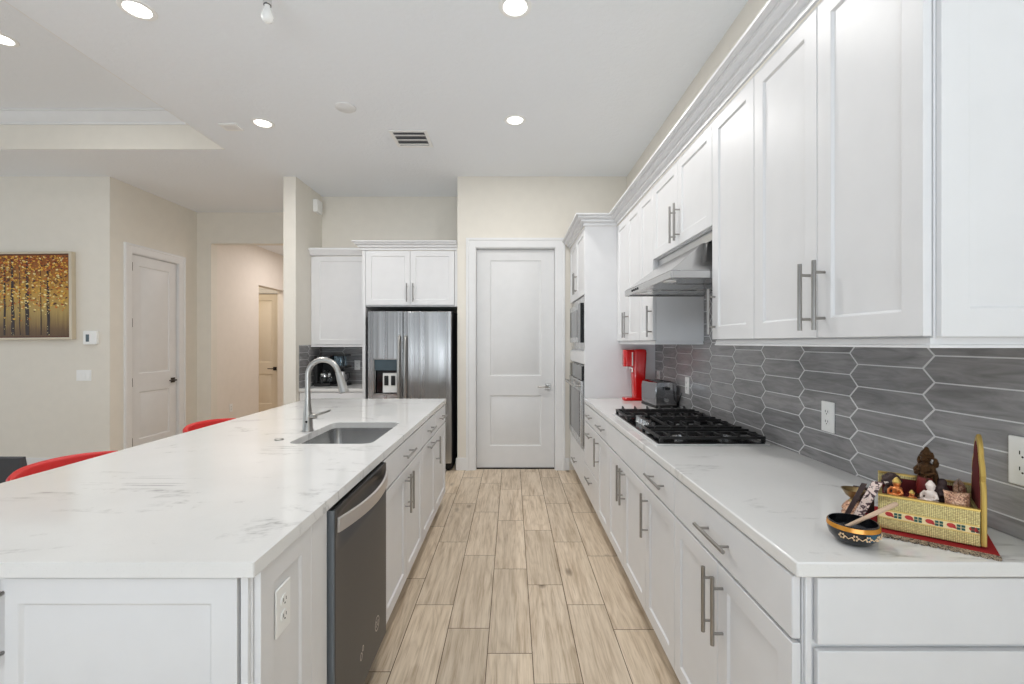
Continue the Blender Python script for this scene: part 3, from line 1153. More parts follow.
# ------------------------------------------------------------ island
IX = -0.595                    # carcass plane, door faces 0.022 in front
IY0, IY1, IXL = 1.005, 3.945, -1.768
SX0, SX1, SY0, SY1 = -1.085, -0.678, 2.185, 2.775
# countertop with the sink cut-out
bm = bmesh.new()
outer = rrect(IXL, -0.570, IY0, IY1, 0.006, 3)
inner = rrect(SX0, SX1, SY0, SY1, 0.05, 8)
es = []
for loop in (outer, inner):
    vs = [bm.verts.new((x, y, CT)) for x, y in loop]
    es += [bm.edges.new((vs[i], vs[(i + 1) % len(vs)])) for i in range(len(vs))]
bmesh.ops.triangle_fill(bm, edges=es, use_beauty=True, normal=(0, 0, 1))
mb = MB()
mb.bm.free()
mb.bm = bm
ext = bmesh.ops.extrude_face_region(bm, geom=list(bm.faces))
for v in [g for g in ext['geom'] if isinstance(g, bmesh.types.BMVert)]:
    v.co.z = CB
tag(obj('island_countertop', mb, M['quartz'], bev=0.003), 'large white veined quartz island countertop with the sink cut into it', 'countertop')

# end unit facing the camera
EX = -1.42
eu = thing('island_end_cabinet', 'white framed cabinet at the near end of the island, facing the camera', 'cabinet', (EX, 1.042, 0), 0)
ew = IX - EX
carcass(eu, ew, 0.372, 0.105, CB - 0.001, kick=True)
xs_ = -1.138 - EX
d1 = obj('door', shaker(xs_ - 0.022, 0.838 - DO0), M['cab'], eu, loc=(0.019, 0.014, DO0), bev=0.0015)
bar_pull(d1, xs_ - 0.022 - 0.018, 0.762 - DO0, True, -0.02)
obj('top_rail', MB().box(0.0, xs_ - 0.002, -0.018, -0.001, 0.841, 0.878), M['cab'], eu, bev=0.0015)
obj('door', shaker(ew - 0.022 - xs_, 0.872 - DO0, left=0.028), M['cab'], eu, loc=(xs_, -0.002, DO0), bev=0.0015)
mb = MB()
mb.box(ew - 0.016, ew + 0.001, -0.018, -0.001, 0.105, CB - 0.002)
mb.box(ew - 0.004, ew + 0.004, -0.006, -0.001, 0.105, CB - 0.002)
obj('corner_post', mb, M['cab'], eu, bev=0.0015)
sp = shaker(0.262, CB - 0.002 - 0.105, 0.018, 0.058, 0.007)
side = obj('side_panel', sp, M['cab'], eu, loc=(ew + 0.001, 0.001, 0.105), rot=(0, 0, R(90)), bev=0.0015)
obj('filler_strip', MB().box(0.263, 0.373, -0.018, 0.0, 0.0, CB - 0.002 - 0.105), M['cab'], side, bev=0.0015)
outlet('wall_outlet', 'white outlet on the side of the island next to the dishwasher', (IX + 0.0125, 1.150, 0.731), 90)

# dishwasher
dwp = thing('dishwasher', 'dark slate dishwasher with a bowed steel handle in the island', 'dishwasher', (IX, 1.424, 0), 90)
dw = 0.602
obj('body', MB().box(0.0, dw - 0.006, 0.012, 0.56, 0.03, 0.868), M['black'], dwp)
mb = MB()
prof = [(-0.036, 0.115), (-0.036, 0.735), (-0.034, 0.742)]
# door skin: flat below, a scooped pocket behind the handle above
rings = []
n = 24
dz = [0.115, 0.72, 0.735, 0.75, 0.77, 0.79, 0.81, 0.83, 0.845, 0.855, 0.868]
sc_ = [0, 0, .12, .45, .8, 1, 1, .8, .3, 0, 0]
for z, s_ in zip(dz, sc_):
    row = []
    for i in range(n + 1):
        u = i / n
        x = 0.016 + (dw - 0.022) * u
        pocket = max(0.0, 1 - abs(2 * u - 1) ** 3)
        row.append((x, -0.036 + 0.034 * s_ * pocket, z))
    rings.append(row)
rv = [[mb.v(p) for p in r_] for r_ in rings]
for a, b in zip(rv[:-1], rv[1:]):
    for i in range(n):
        mb.face([a[i], a[i + 1], b[i + 1], b[i]])
mb.bm.verts.ensure_lookup_table()
back = [mb.v(p) for p in ((0.016, 0.010, 0.115), (dw - 0.006, 0.010, 0.115), (dw - 0.006, 0.010, 0.868), (0.016, 0.010, 0.868))]
mb.face([rv[0][i] for i in range(n + 1)][::-1] + [back[0], back[1]])
mb.face(rv[-1] + [back[2], back[3]])
mb.face([r_[0] for r_ in rv] + [back[3], back[0]])
mb.face([r_[-1] for r_ in rv][::-1] + [back[1], back[2]])
mb.face(back)
ddoor = obj('door', mb, [M['slate']], dwp, smooth=50)
obj('door_edge', MB().box(0.0095, 0.0155, -0.034, 0.010, 0.115, 0.868), M['slate_edge'], ddoor)
mb = MB()
rings = []
for i in range(n + 1):
    u = i / n
    x = 0.022 + (dw - 0.044) * u
    bow = 0.038 * (1 - (2 * u - 1) ** 2)
    y = -0.040 - bow
    rings.append([(x, y, 0.795), (x, y - 0.008, 0.797), (x, y - 0.008, 0.841), (x, y, 0.843)])
mb.loops(rings)
obj('handle', mb, M['slate_handle'], ddoor, bev=0.001)
obj('control_strip', MB().box(0.02, dw - 0.02, -0.03, 0.008, 0.8685, 0.8735), M['black_gloss'], ddoor)
mb = MB()
ring = [[(0.46 + rr * math.cos(a), -0.0365 - dd, 0.238 + rr * math.sin(a)) for a in [2 * PI * k / 28 for k in range(28)]] for rr, dd in ((0.029, 0), (0.029, .0006), (0.0255, .0006), (0.0255, 0))]
mb.loops(ring, False, False)
for (cx, cz, rr) in ((0.448, 0.24, 0.009), (0.470, 0.236, 0.009)):
    ring = [[(cx + q * math.cos(a), -0.0365 - dd, cz + q * 1.3 * math.sin(a)) for a in [2 * PI * k / 16 for k in range(16)]] for q, dd in ((rr, 0), (rr, .0006), (rr - .0025, .0006), (rr - .0025, 0))]
    mb.loops(ring, False, False)
obj('round_emblem', mb, M['slate_handle'], ddoor)
mb = MB()
for (cx, cz, rr) in ((0.262, 0.236, 0.012), (0.281, 0.255, 0.009)):
    ring = [[(cx + q * math.cos(a), -0.0365 - dd, cz + q * 1.2 * math.sin(a)) for a in [2 * PI * k / 16 for k in range(16)]] for q, dd in ((rr, 0), (rr, .0006), (rr - .003, .0006), (rr - .003, 0))]
    mb.loops(ring, False, False)
obj('small_mark', mb, M['slate_handle'], ddoor)
obj('toe_kick', MB().box(0.004, dw - 0.004, 0.055, 0.07, 0, 0.11), M['black'], dwp)


def isl(name, label, y0, y1, items, **kw):
    return base_cab(name, label, (IX, y0 + 0.0005, 0), 90, y1 - y0 - 0.001, 0.60, items, **kw)


w = 2.907 - 2.034
isl('sink_cabinet', 'white island cabinet with two doors below the sink, beside the dishwasher', 2.034, 2.907, dbl(w, True, True), open_top=True)
w = 3.398 - 2.907
isl('pullout_cabinet', 'white island cabinet with a horizontal pull on its door, just past the sink cabinet', 2.907, 3.398,
    [('drawer', 0, w, DR0, DR1, (w / 2, 0.073, False)), ('door', 0, w, DO0, DO1, (w / 2, DO1 - DO0 - 0.03, False))])
w = 3.92 - 3.398
isl('base_cabinet', 'last white island cabinet toward the refrigerator, with one drawer and a vertical door pull', 3.398, 3.92,
    [('drawer', 0, w, DR0, DR1, (w / 2, 0.073, False)), ('door', 0, w, DO0, DO1, (0.035, hz0, True))])
mb = MB()
mb.box(-1.42, -1.40, 1.42, 3.92, 0.0, CB - 0.001)
mb.box(-1.40, -1.20, 3.90, 3.92, 0.0, CB - 0.001)
tag(obj('island_back_panel', mb, M['cab'], bev=0.001), 'white back panel of the island on the stool side', 'panel')

# sink
sk = thing('kitchen_sink', 'stainless undermount sink with rounded corners in the island countertop', 'sink', (0, 0, 0))
mb = MB()
zt = CB - 0.0012
rings = []
for ins, z, r_ in ((-0.022, zt, 0.07), (-0.004, zt, 0.052), (-0.003, zt - 0.01, 0.05), (0.006, zt - 0.17, 0.05), (0.02, zt - 0.195, 0.06), (0.05, zt - 0.203, 0.06), (0.15, zt - 0.208, 0.03)):
    rings.append([(x, y, z) for x, y in rrect(SX0 + ins, SX1 - ins, SY0 + ins, SY1 - ins, r_, 8)])
mb.loops(rings, False, True)
so = obj('basin', mb, M['sink_steel'], sk, smooth=50)
sm = so.modifiers.new('solid', 'SOLIDIFY'); sm.thickness = 0.0012; sm.offset = -1
mb = MB().lathe([(0, 0.0), (0.045, 0.0), (0.045, 0.003), (0.036, 0.004), (0.03, 0.001), (0, 0.001)], ((SX0 + SX1) / 2, (SY0 + SY1) / 2, zt - 0.207), 20)
obj('drain', mb, M['chrome'], sk)

# faucet
fx, fy = -1.122, 2.50
fc = thing('kitchen_faucet', 'brushed nickel gooseneck pull-down faucet on the island beside the sink', 'faucet', (fx, fy, CT))
mb = MB().lathe([(0, 0), (0.031, 0), (0.031, 0.006), (0.027, 0.012), (0.0255, 0.06), (0.0245, 0.09), (0.019, 0.13), (0.0155, 0.18), (0.0138, 0.23), (0, 0.23)], (0, 0, 0.0005), 24)
obj('base', mb, M['nickel'], fc)
mb = MB()
pts = [(0, 0, 0.22), (0, 0, 0.29)]
Rg = 0.084
for k in range(0, 17):
    a = R(180 - k * 168 / 16)
    pts.append((Rg + Rg * math.cos(a), -0.0, 0.308 + Rg * math.sin(a)))
obj('spout', MB().tube(pts, 0.0142, 14), M['nickel'], fc)
e = Vector(pts[-1]); dirv = (e - Vector(pts[-2])).normalized()
mb = MB().tube([e + dirv * 0.002, e + dirv * 0.03, e + dirv * 0.08, e + dirv * 0.115, e + dirv * 0.12], [0.0155, 0.018, 0.023, 0.027, 0.024], 16)
obj('spray_head', mb, M['nickel'], fc)
mb = MB()
mb.cyl((0.018, -0.004, 0.083), (0.05, -0.010, 0.083), 0.0155, 0.014)
mb.tube([(0.044, -0.009, 0.087), (0.07, -0.02, 0.097), (0.135, -0.03, 0.118)], [0.0105, 0.010, 0.0075], 8, 0.7)
obj('lever', mb, M['nickel'], fc)
obj('sensor', MB().lathe([(0, 0), (0.006, 0), (0.006, 0.002), (0, 0.003)], mtx=Matrix.Translation((0.004, -0.0262, 0.055)) @ Matrix.Rotation(R(90), 4, 'X'), seg=14), M['black_gloss'], fc)
mb = MB().lathe([(0, 0), (0.021, 0), (0.021, 0.004), (0.017, 0.006), (0.013, 0.0045), (0, 0.004)], (0, 0, 0), 24)
cp = obj('air_switch', mb, M['nickel'], loc=(-1.163, 2.272, CT + 0.0005))
tag(cp, 'small round metal air switch on the island countertop near the sink', 'switch')


# stools
def stool(label, y):
    r = thing('bar_stool', label, 'stool', (-1.80, y, 0), 0)
    mb = MB()
    mb.loops([[(px, py, z) for px, py in rrect(-0.19 + i, 0.22 - i, -0.21 + i, 0.21 - i, 0.06)] for i, z in ((0.012, 0.60), (0, 0.612), (0, 0.645), (0.015, 0.66))])
    obj('seat', mb, M['red_leather'], r)
    # curved low backrest
    rings = []
    nn = 18
    for k in range(nn + 1):
        u = -1 + 2 * k / nn
        px = -0.245 + 0.11 * abs(u) ** 2.2
        py = 0.24 * u
        top = 0.882 - 0.012 * abs(u) ** 3
        thick = 0.017 if abs(u) < 0.99 else 0.008
        bot = 0.69 + 0.02 * abs(u)
        rings.append([(px - thick, py, bot), (px - thick - .006, py, top - 0.012), (px - thick * .4 - .004, py, top), (px + thick * .4 - .004, py, top), (px + thick - .004, py, top - 0.012), (px + thick, py, bot)])
    mb = MB().loops(rings)
    obj('backrest', mb, M['red_leather'], r, smooth=70)
    for sx in (-1, 1):
        for sy in (-1, 1):
            obj('leg', MB().cyl((0.015 + sx * 0.15, sy * 0.155, 0.6), (0.015 + sx * 0.19, sy * 0.19, 0.0), 0.013, 0.011), M['chrome'], r)
    mb = MB()
    zf = 0.22
    q = [(0.015 - 0.175, -0.177, zf), (0.015 + 0.175, -0.177, zf), (0.015 + 0.175, 0.177, zf), (0.015 - 0.175, 0.177, zf)]
    for i in range(4):
        mb.cyl(q[i], q[(i + 1) % 4], 0.008, seg=8)
    obj('footrest', mb, M['chrome'], r)
    for sy in (-1, 1):
        obj('back_support', MB().tube([(-0.16, sy * 0.13, 0.625), (-0.21, sy * 0.13, 0.66), (-0.222, sy * 0.13, 0.72)], 0.009, 8), M['chrome'], r)
    return r


stool('red low-backed stool nearer the camera behind the island, beside the dark chair', 1.995)
stool('red low-backed stool farther down the island, toward the hallway', 2.955)

# dining chair beyond the stools
dc = thing('dining_chair', 'dark grey woven chair behind the island at the left edge of the view', 'chair', (-3.19, 2.95, 0), 0)
mb = MB()
mb.loops([[(x_, y_, z_) for x_, y_ in rrect(-0.26, 0.26, yo, yo + 0.045, 0.012, 3)] for yo, z_ in ((-0.20, 0.40), (-0.22, 0.56), (-0.245, 0.700), (-0.246, 0.712))])
obj('backrest', mb, M['dark_fabric'], dc)
mb = MB()
mb.loops([[(x_, y_, z_) for x_, y_ in rrect(-0.255 + i, 0.255 - i, -0.15 + i, 0.29 - i, 0.04)] for i, z_ in ((0.01, 0.40), (0, 0.41), (0, 0.455), (0.012, 0.47))])
obj('seat', mb, M['dark_fabric'], dc)
for sx in (-1, 1):
    for yy in (-0.185, 0.25):
        obj('leg', MB().cyl((sx * 0.22, yy, 0.40), (sx * 0.23, yy * 1.02, 0.0), 0.018, 0.013), M['black'], dc)

# ------------------------------------------------------------ fridge alcove
# surround + cabinet over the refrigerator
fcab = thing('refrigerator_cabinet', 'white two-door cabinet above the refrigerator with its tall side panel', 'cabinet', (-1.655, 5.05, 0), 0)
fw = 1.655 - 0.602
mb = MB().box(0, 0.035, -0.02, YA - 5.05 - 0.002, 0, 2.42)
obj('side_panel', mb, M['cab'], fcab, bev=0.001)
mb = MB()
mb.box(0.036, fw, 0, YA - 5.05 - 0.002, 1.80, 1.82); mb.box(0.036, fw, 0, YA - 5.05 - 0.002, 2.40, 2.42); mb.box(fw - 0.018, fw, 0, 0.6, 1.82, 2.40); mb.box(0.036, fw, 0, 0.018, 1.82, 1.84)
mb.box(0.036, fw, 0.6, 0.618, 1.82, 2.40); mb.box(fw - 0.03, fw, -0.018, -0.001, 1.80, 2.42)
obj('carcass', mb, M['cab'], fcab, bev=0.001)
fd1 = fw - 0.033
fronts(fcab, [('door', 0.038, (fd1 + 0.038) / 2, 1.815, 2.417, ((fd1 - 0.038) / 2 - 0.035, 0.135, True)), ('door', (fd1 + 0.038) / 2, fd1, 1.815, 2.417, (0.035, 0.135, True))])
mb = MB()
mb.sweep([(-1.661, YA - 0.42), (-1.661, 5.026), (-0.604, 5.026)], CROWN)
tag(obj('crown_molding', mb, M['cab']), 'white crown molding on top of the cabinet above the refrigerator', 'molding')

# refrigerator, side by side
fr = thing('refrigerator', 'stainless side-by-side refrigerator with ice dispenser in the back alcove', 'refrigerator', (-1.56, 4.925, 0), 0)
FW = 0.905
obj('body', MB().box(0.0, FW, 0.065, 0.70, 0.02, 1.745), M['fridge_side'], fr, bev=0.004)
SPL = 0.379
px0, px1, pz0, pz1 = 0.062, 0.322, 0.835, 1.222
mb = MB()
for b in ((0.002, px0, 0, 0.06, 0.09, 1.738), (px1, SPL - 0.003, 0, 0.06, 0.09, 1.738), (px0, px1, 0, 0.06, 0.09, pz0), (px0, px1, 0, 0.06, pz1, 1.738), (px0, px1, 0.055, 0.06, pz0, pz1)):
    mb.box(*b)
dl = obj('door', mb, M['fridge_steel'], fr)
dr = obj('door', MB().box(SPL + 0.003, FW - 0.002, 0, 0.06, 0.09, 1.738), M['fridge_steel'], fr, bev=0.006, seg=3)
for dd, hx in ((dl, SPL - 0.034), (dr, SPL + 0.034)):
    mb = MB()
    mb.tube([(hx, -0.002, 1.47), (hx, -0.034, 1.455), (hx, -0.050, 1.40), (hx, -0.055, 1.0), (hx, -0.050, 0.56), (hx, -0.034, 0.50), (hx, -0.002, 0.485)], 0.013, 10)
    obj('handle', mb, M['nickel'], dd)
mb = MB()
for b in ((px0 - 0.006, px0 + 0.008, -0.004, 0.0, pz0 - 0.006, pz1 + 0.006), (px1 - 0.008, px1 + 0.006, -0.004, 0, pz0 - 0.006, pz1 + 0.006), (px0, px1, -0.004, 0, pz1 - 0.006, pz1 + 0.006), (px0, px1, -0.004, 0, pz0 - 0.006, pz0 + 0.012)):
    mb.box(*b)
ds = obj('dispenser_frame', mb, M['pull'], dl)
obj('display', MB().box(px0 + 0.008, px1 - 0.008, 0.004, 0.054, 1.10, pz1 - 0.006), M['screen'], ds)
obj('niche', MB().box(px0 + 0.008, px1 - 0.008, 0.050, 0.0545, pz0 + 0.012, 1.10), M['black_gloss'], ds)
mb = MB()
mb.box(px0 + 0.09, px1 - 0.012, 0.030, 0.050, pz0 + 0.02, 1.07)
pp = obj('paddle_plate', mb, M['plastic'], ds, bev=0.004)
for xx in (px0 + 0.108, px0 + 0.182):
    obj('paddle', MB().box(xx, xx + 0.045, 0.020, 0.030, pz0 + 0.10, 1.04), M['black'], pp, bev=0.004)
obj('kick_grille', boxes(*[(0.01, FW - 0.01, 0.03, 0.064, 0.025 + k * 0.014, 0.034 + k * 0.014) for k in range(4)]), M['black'], fr)
for xx in (0.05, FW - 0.05):
    for yy in (0.10, 0.62):
        obj('foot', MB().cyl((xx, yy, 0), (xx, yy, 0.02), 0.02), M['black'], fr)

# small base cabinet, worktop, wall cabinet left of the refrigerator
ac = thing('base_cabinet', 'small white base cabinet in the back alcove under the coffee makers', 'cabinet', (-2.372, 5.10, 0), 0)
aw = 2.372 - 1.662
mb = MB()
carcass(ac, aw, YA - 5.10 - 0.003, 0.105, 0.852, kick=True)
fronts(ac, [('drawer', 0, aw, 0.70, 0.848, (aw / 2, 0.073, False)), ('door', 0, aw / 2, DO0, 0.695, (aw / 2 - 0.035, 0.47, True)), ('door', aw / 2, aw, DO0, 0.695, (0.035, 0.47, True))])
tag(obj('alcove_countertop', MB().box(-2.375, -1.657, 5.065, YA - 0.001, 0.853, 0.887), M['quartz'], bev=0.003), 'short white countertop in the back alcove under the coffee makers', 'countertop')
au = thing('wall_cabinet', 'white single-door wall cabinet in the back alcove above the coffee makers', 'cabinet', (-2.372, 5.385, 0), 0)
mb = MB()
mb.box(0, aw, 0, YA - 5.385 - 0.003, 1.372, 2.42)
obj('carcass', mb, M['cab'], au, bev=0.001)
fronts(au, [('door', 0.045, aw, 1.376, 2.417, None)])
obj('light_rail', MB().box(0, aw, -0.022, 0.0, 1.350, 1.371), M['cab'], au)
obj('filler_strip', MB().box(0.001, 0.043, -0.012, -0.001, 1.374, 2.415), M['cab'], au)
mb = MB()
mb.sweep([(-2.371, 5.36), (-1.748, 5.36)], [(0.0, 2.4215), (0.008, 2.4215), (0.022, 2.43), (0.026, 2.445), (0.05, 2.47), (0.055, 2.482), (0.06, 2.484), (0.06, 2.506), (0, 2.506)])
tag(obj('crown_molding', mb, M['cab']), 'short white crown molding on the wall cabinet left of the refrigerator', 'molding')
o = picket_tiles([(-2.375, -1.66, 0.888, 1.372)], lambda u, z, d: (u, YA - d, z), -2.40, 0.888)
tag(o, 'grey tile backsplash on the alcove back wall behind the coffee makers', 'backsplash')
o = picket_tiles([(5.07, 5.68, 0.888, 1.372)], lambda u, z, d: (-2.376 + d, u, z), 5.0, 0.888)
tag(o, 'grey tile backsplash on the side wall of the back alcove', 'backsplash')
outlet('wall_outlet', 'white outlet on the alcove tiles beside the coffee makers', (-1.93, YA - 0.0095, 1.12), 0)

# coffee makers
ZA = 0.8872
cm = thing('coffee_maker', 'black drip coffee maker with glass carafe in the alcove behind the faucet', 'coffee maker', (-2.225, 5.44, ZA), 0)
obj('base', MB().box(-0.095, 0.095, -0.12, 0.12, 0, 0.035), M['black'], cm, bev=0.006)
obj('column', MB().box(-0.095, 0.095, 0.05, 0.12, 0.0355, 0.29), M['black'], cm, bev=0.006)
obj('top', MB().box(-0.095, 0.095, -0.11, 0.12, 0.2905, 0.36), M['black'], cm, bev=0.008)
obj('side_column', MB().box(-0.094, -0.055, -0.11, 0.049, 0.0355, 0.290), M['black'], cm, bev=0.004)
cf = obj('carafe', MB().lathe([(0, 0), (0.055, 0), (0.065, 0.03), (0.066, 0.08), (0.05, 0.13), (0.045, 0.15), (0, 0.15)], (0.015, -0.04, 0.036), 20), M['glass'], cm)
obj('band', MB().lathe([(0.0665, 0.075), (0.068, 0.075), (0.068, 0.095), (0.0665, 0.095)], (0.015, -0.04, 0.036), 20), M['chrome'], cf)
obj('handle', MB().tube([(0.04, -0.085, 0.17), (0.065, -0.125, 0.165), (0.066, -0.128, 0.10), (0.042, -0.098, 0.07)], 0.008, 8), M['black'], cf)
obj('display', MB().box(-0.05, 0.07, -0.1125, -0.11, 0.30, 0.345), M['chrome'], cm)
c2 = thing('coffee_maker', 'coffee machine with blue tinted water tank above a steel carafe, in the alcove', 'coffee maker', (-2.045, 5.44, ZA), 0)
obj('base', MB().box(-0.08, 0.085, -0.10, 0.12, 0, 0.022), M['black'], c2, bev=0.005)
obj('column', MB().box(-0.08, 0.0, 0.06, 0.12, 0.0225, 0.21), M['black'], c2, bev=0.005)
obj('carafe', MB().lathe([(0, 0), (0.05, 0), (0.054, 0.01), (0.054, 0.10), (0.042, 0.145), (0.035, 0.15), (0, 0.15)], (0.03, -0.03, 0.0228), 20), M['steel'], c2)
obj('handle', MB().tube([(0.07, -0.05, 0.15), (0.12, -0.06, 0.155), (0.125, -0.06, 0.10), (0.085, -0.05, 0.06)], 0.008, 8), M['black'], c2)
obj('shelf', MB().box(-0.08, 0.085, -0.09, 0.12, 0.2105, 0.235), M['black'], c2, bev=0.004)
tk = MB()
tk.loops([[(x, y, z) for x, y in rrect(-0.065, 0.04, -0.06, 0.09, 0.02)] for z in (0.2355, 0.352)])
obj('water_tank', tk, M['blue_glass'], c2)
obj('lid', MB().box(-0.07, 0.085, -0.07, 0.1, 0.3525, 0.372), M['black'], c2, bev=0.005)

# alarm/chime box on the wing wall
ch = thing('door_chime', 'small white chime box high on the wing wall beside the alcove', 'chime', (-2.3755, 5.50, 3.04), 0)
obj('housing', MB().box(0, 0.055, -0.075, 0.075, -0.075, 0.075), M['plastic'], ch, bev=0.006)
obj('grille', boxes(*[(0.055, 0.057, -0.05, 0.05, -0.05 + k * 0.02, -0.044 + k * 0.02) for k in range(5)]), M['plastic'], ch)

# ------------------------------------------------------------ items on the right counter
# red soda machine
sd = thing('soda_maker', 'bright red sparkling water machine standing on the counter beside the oven tower', 'soda maker', (1.03, 3.845, CT + 0.0006), 0)
mb = MB().loops([[(x, y, z) for x, y in rrect(-0.095 + i, 0.085 - i, -0.055 + i, 0.055 - i, 0.03)] for i, z in ((0.003, 0), (0, 0.004), (0, 0.018), (0.004, 0.024))])
obj('base', mb, M['red'], sd)
mb = MB().loops([[(x, y, z) for x, y in rrect(xa, xb, -0.052, 0.052, 0.02)] for xa, xb, z in ((-0.008, 0.082, 0.0245), (-0.012, 0.084, 0.12), (-0.02, 0.09, 0.26), (-0.012, 0.098, 0.40), (-0.006, 0.092, 0.425), (0.006, 0.08, 0.43))])
obj('column', mb, M['red'], sd)
mb = MB().loops([[(x, y, z) for x, y in rrect(-0.09, 0.0 + dx, -0.048 + i, 0.048 - i, 0.022)] for i, dx, z in ((0.006, 0, 0.285), (0, 0, 0.292), (0, 0.004, 0.40), (0.004, 0.010, 0.418), (0.012, 0.008, 0.425))])
obj('head', mb, M['red'], sd)
mb = MB()
mb.cyl((-0.055, 0, 0.2845), (-0.055, 0, 0.262), 0.014, 0.008)
mb.tube([(-0.05, -0.035, 0.275), (-0.025, -0.045, 0.27), (-0.028, -0.053, 0.24)], 0.006, 8)
obj('nozzle', mb, M['plastic'], sd)
obj('face_strip', MB().box(-0.030, -0.022, -0.0545, -0.049, 0.292, 0.405), M['plastic'], sd)

# toaster
ts = thing('toaster', 'polished steel two-slot toaster on the counter against the tiles beyond the cooktop', 'toaster', (1.128, 3.50, CT + 0.0006), 6)
mb = MB()
prof = [(-0.083, 0.02), (-0.083, 0.16), (-0.076, 0.184), (-0.06, 0.194), (0.06, 0.194), (0.076, 0.184), (0.083, 0.16), (0.083, 0.02)]
mb.prism(prof, 'y', -0.135, 0.135)
obj('body', mb, M['toaster_steel'], ts, bev=0.006, seg=3)
obj('base', MB().box(-0.084, 0.084, -0.138, 0.138, 0.0, 0.0195), M['black'], ts, bev=0.004)
for xx in (-0.032, 0.032):
    obj('slot', MB().box(xx - 0.014, xx + 0.014, -0.11, 0.11, 0.1945, 0.1962), M['black'], ts)
mb = MB()
mb.box(-0.02, 0.02, -0.158, -0.1355, 0.135, 0.155)
obj('lever', mb, M['black'], ts, bev=0.003)
obj('knob', MB().cyl((0.0, -0.1355, 0.06), (0.0, -0.15, 0.06), 0.014), M['steel'], ts)
mb = MB().tube([(0.080, 0.137, 0.03), (0.085, 0.16, 0.03), (0.092, 0.15, 0.008), (0.098, 0.05, 0.006), (0.096, -0.10, 0.01), (0.080, -0.17, 0.06), (0.088, -0.20, 0.12)], 0.004, 6)
obj('power_cord', mb, M['black'], ts)

# ---- altar throne on its red mat
A = Vector((1.094, 1.015))
U = Vector((0.78, -0.625)).normalized()
Vv = Vector((-U.y, U.x))
ANG = math.degrees(math.atan2(U.y, U.x))
ZM = CT + 0.0004


def alt(u, v):
    p = A + U * u + Vv * v
    return (p.x, p.y)


mt = thing('altar_mat', 'red cloth mat with a lace border under the gold throne', 'mat', (A.x, A.y, ZM), ANG)
obj('cloth', MB().box(-0.262, 0.0, 0.014, 0.245, 0, 0.002), M['mat_red'], mt)
mb = MB()
rl = random.Random(3)


def scallop(p0, p1, out, n_):
    p0 = Vector(p0); p1 = Vector(p1); out = Vector(out)
    for k in range(n_):
        a = p0.lerp(p1, k / n_); b = p0.lerp(p1, (k + 1) / n_)
        c = (a + b) / 2
        ring_ = [a - out * 0.004, b - out * 0.004]
        for q in range(7):
            th_ = PI * q / 6
            ring_.append(c + (b - a) / 2 * math.cos(th_) + out * 0.014 * math.sin(th_) ** 0.7)
        mb.prism([tuple(p) for p in ring_], 'z', 0.0, 0.0035)


mb.box(-0.262, 0.0, 0.000, 0.016, 0.0022, 0.0034)
scallop((-0.262, 0.002), (0.0, 0.002), (0, -1), 15)
scallop((-0.262, 0.245), (-0.262, 0.006), (-1, 0), 13)
obj('lace_border', mb, M['lace'], mt)

# throne (gold brocade box bed with a tall arched back)
ZB = ZM + 0.0042
th = thing('altar_throne', 'gold brocade toy throne with a tall arched back on the red mat', 'altar', (A.x, A.y, ZB), ANG)
u0, u1, v0, v1, H = -0.216, -0.028, 0.048, 0.190, 0.083
mb = MB()
mb.box(u0, u1, v0, v0 + 0.008, 0, H)
mb.box(u0, u1, v1 - 0.008, v1, 0, H + 0.03)
mb.box(u0, u0 + 0.008, v0 + 0.008, v1 - 0.008, 0, H - 0.03)
mb.box(u1 - 0.008, u1, v0 + 0.008, v1 - 0.008, 0, H)
obj('box', mb, M['weave'], th, bev=0.0015)
obj('seat_cloth', MB().box(u0 + 0.009, u1 - 0.009, v0 + 0.009, v1 - 0.009, 0.060, 0.066), M['wine'], th)
obj('lining', boxes((u0 + 0.009, u1 - 0.009, v1 - 0.0105, v1 - 0.0085, 0.0665, H + 0.022)), M['wine'], th)
# motif band on the front
mb = MB()
zb0, zb1 = 0.030, 0.047
mb.box(u0 + 0.002, u1 - 0.002, v0 - 0.0012, v0 - 0.0001, zb0, zb1)
mb.mi = 1
for k in range(5):
    cx = u0 + 0.020 + k * 0.0385
    ring_ = []
    for q in range(18):
        a = 2 * PI * q / 18
        rr = 0.0062 * (1 + 0.35 * math.cos(a - 0.6))
        ring_.append((cx + rr * math.cos(a) * 1.25, zb0 + 0.0085 + rr * math.sin(a) * 0.85))
    mb.prism(ring_, 'y', v0 - 0.0022, v0 - 0.0012)
    mb.prism([(cx + 0.006, zb0 + 0.004), (cx + 0.012, zb0 + 0.003), (cx + 0.011, zb0 + 0.007), (cx + 0.006, zb0 + 0.010)], 'y', v0 - 0.0022, v0 - 0.0012)
mb.mi = 2
for k in range(5):
    cx = u0 + 0.0392 + k * 0.0385
    if cx > u1 - 0.006:
        cx = u1 - 0.009
    for dx in (-0.004, 0.004):
        for dz in (-0.0035, 0.0035):
            mb.box(cx + dx - 0.0032, cx + dx + 0.0032, v0 - 0.0022, v0 - 0.0012, zb0 + 0.0085 + dz - 0.0028, zb0 + 0.0085 + dz + 0.0028)
obj('motif_band', mb, [M['cream_band'], M['motif_red'], M['motif_green']], th)
mb = MB()
for zz in (zb0 - 0.0025, zb1 + 0.0003):
    mb.box(u0 + 0.002, u1 - 0.002, v0 - 0.0016, v0 - 0.0001, zz, zz + 0.0022)
mb.box(u0, u1, v0 - 0.0022, v0 + 0.010, H + 0.0002, H + 0.005)
mb.box(u0, u1, v1 - 0.010, v1 + 0.002, H + 0.0302, H + 0.034)
obj('gold_braid', mb, M['gold'], th)
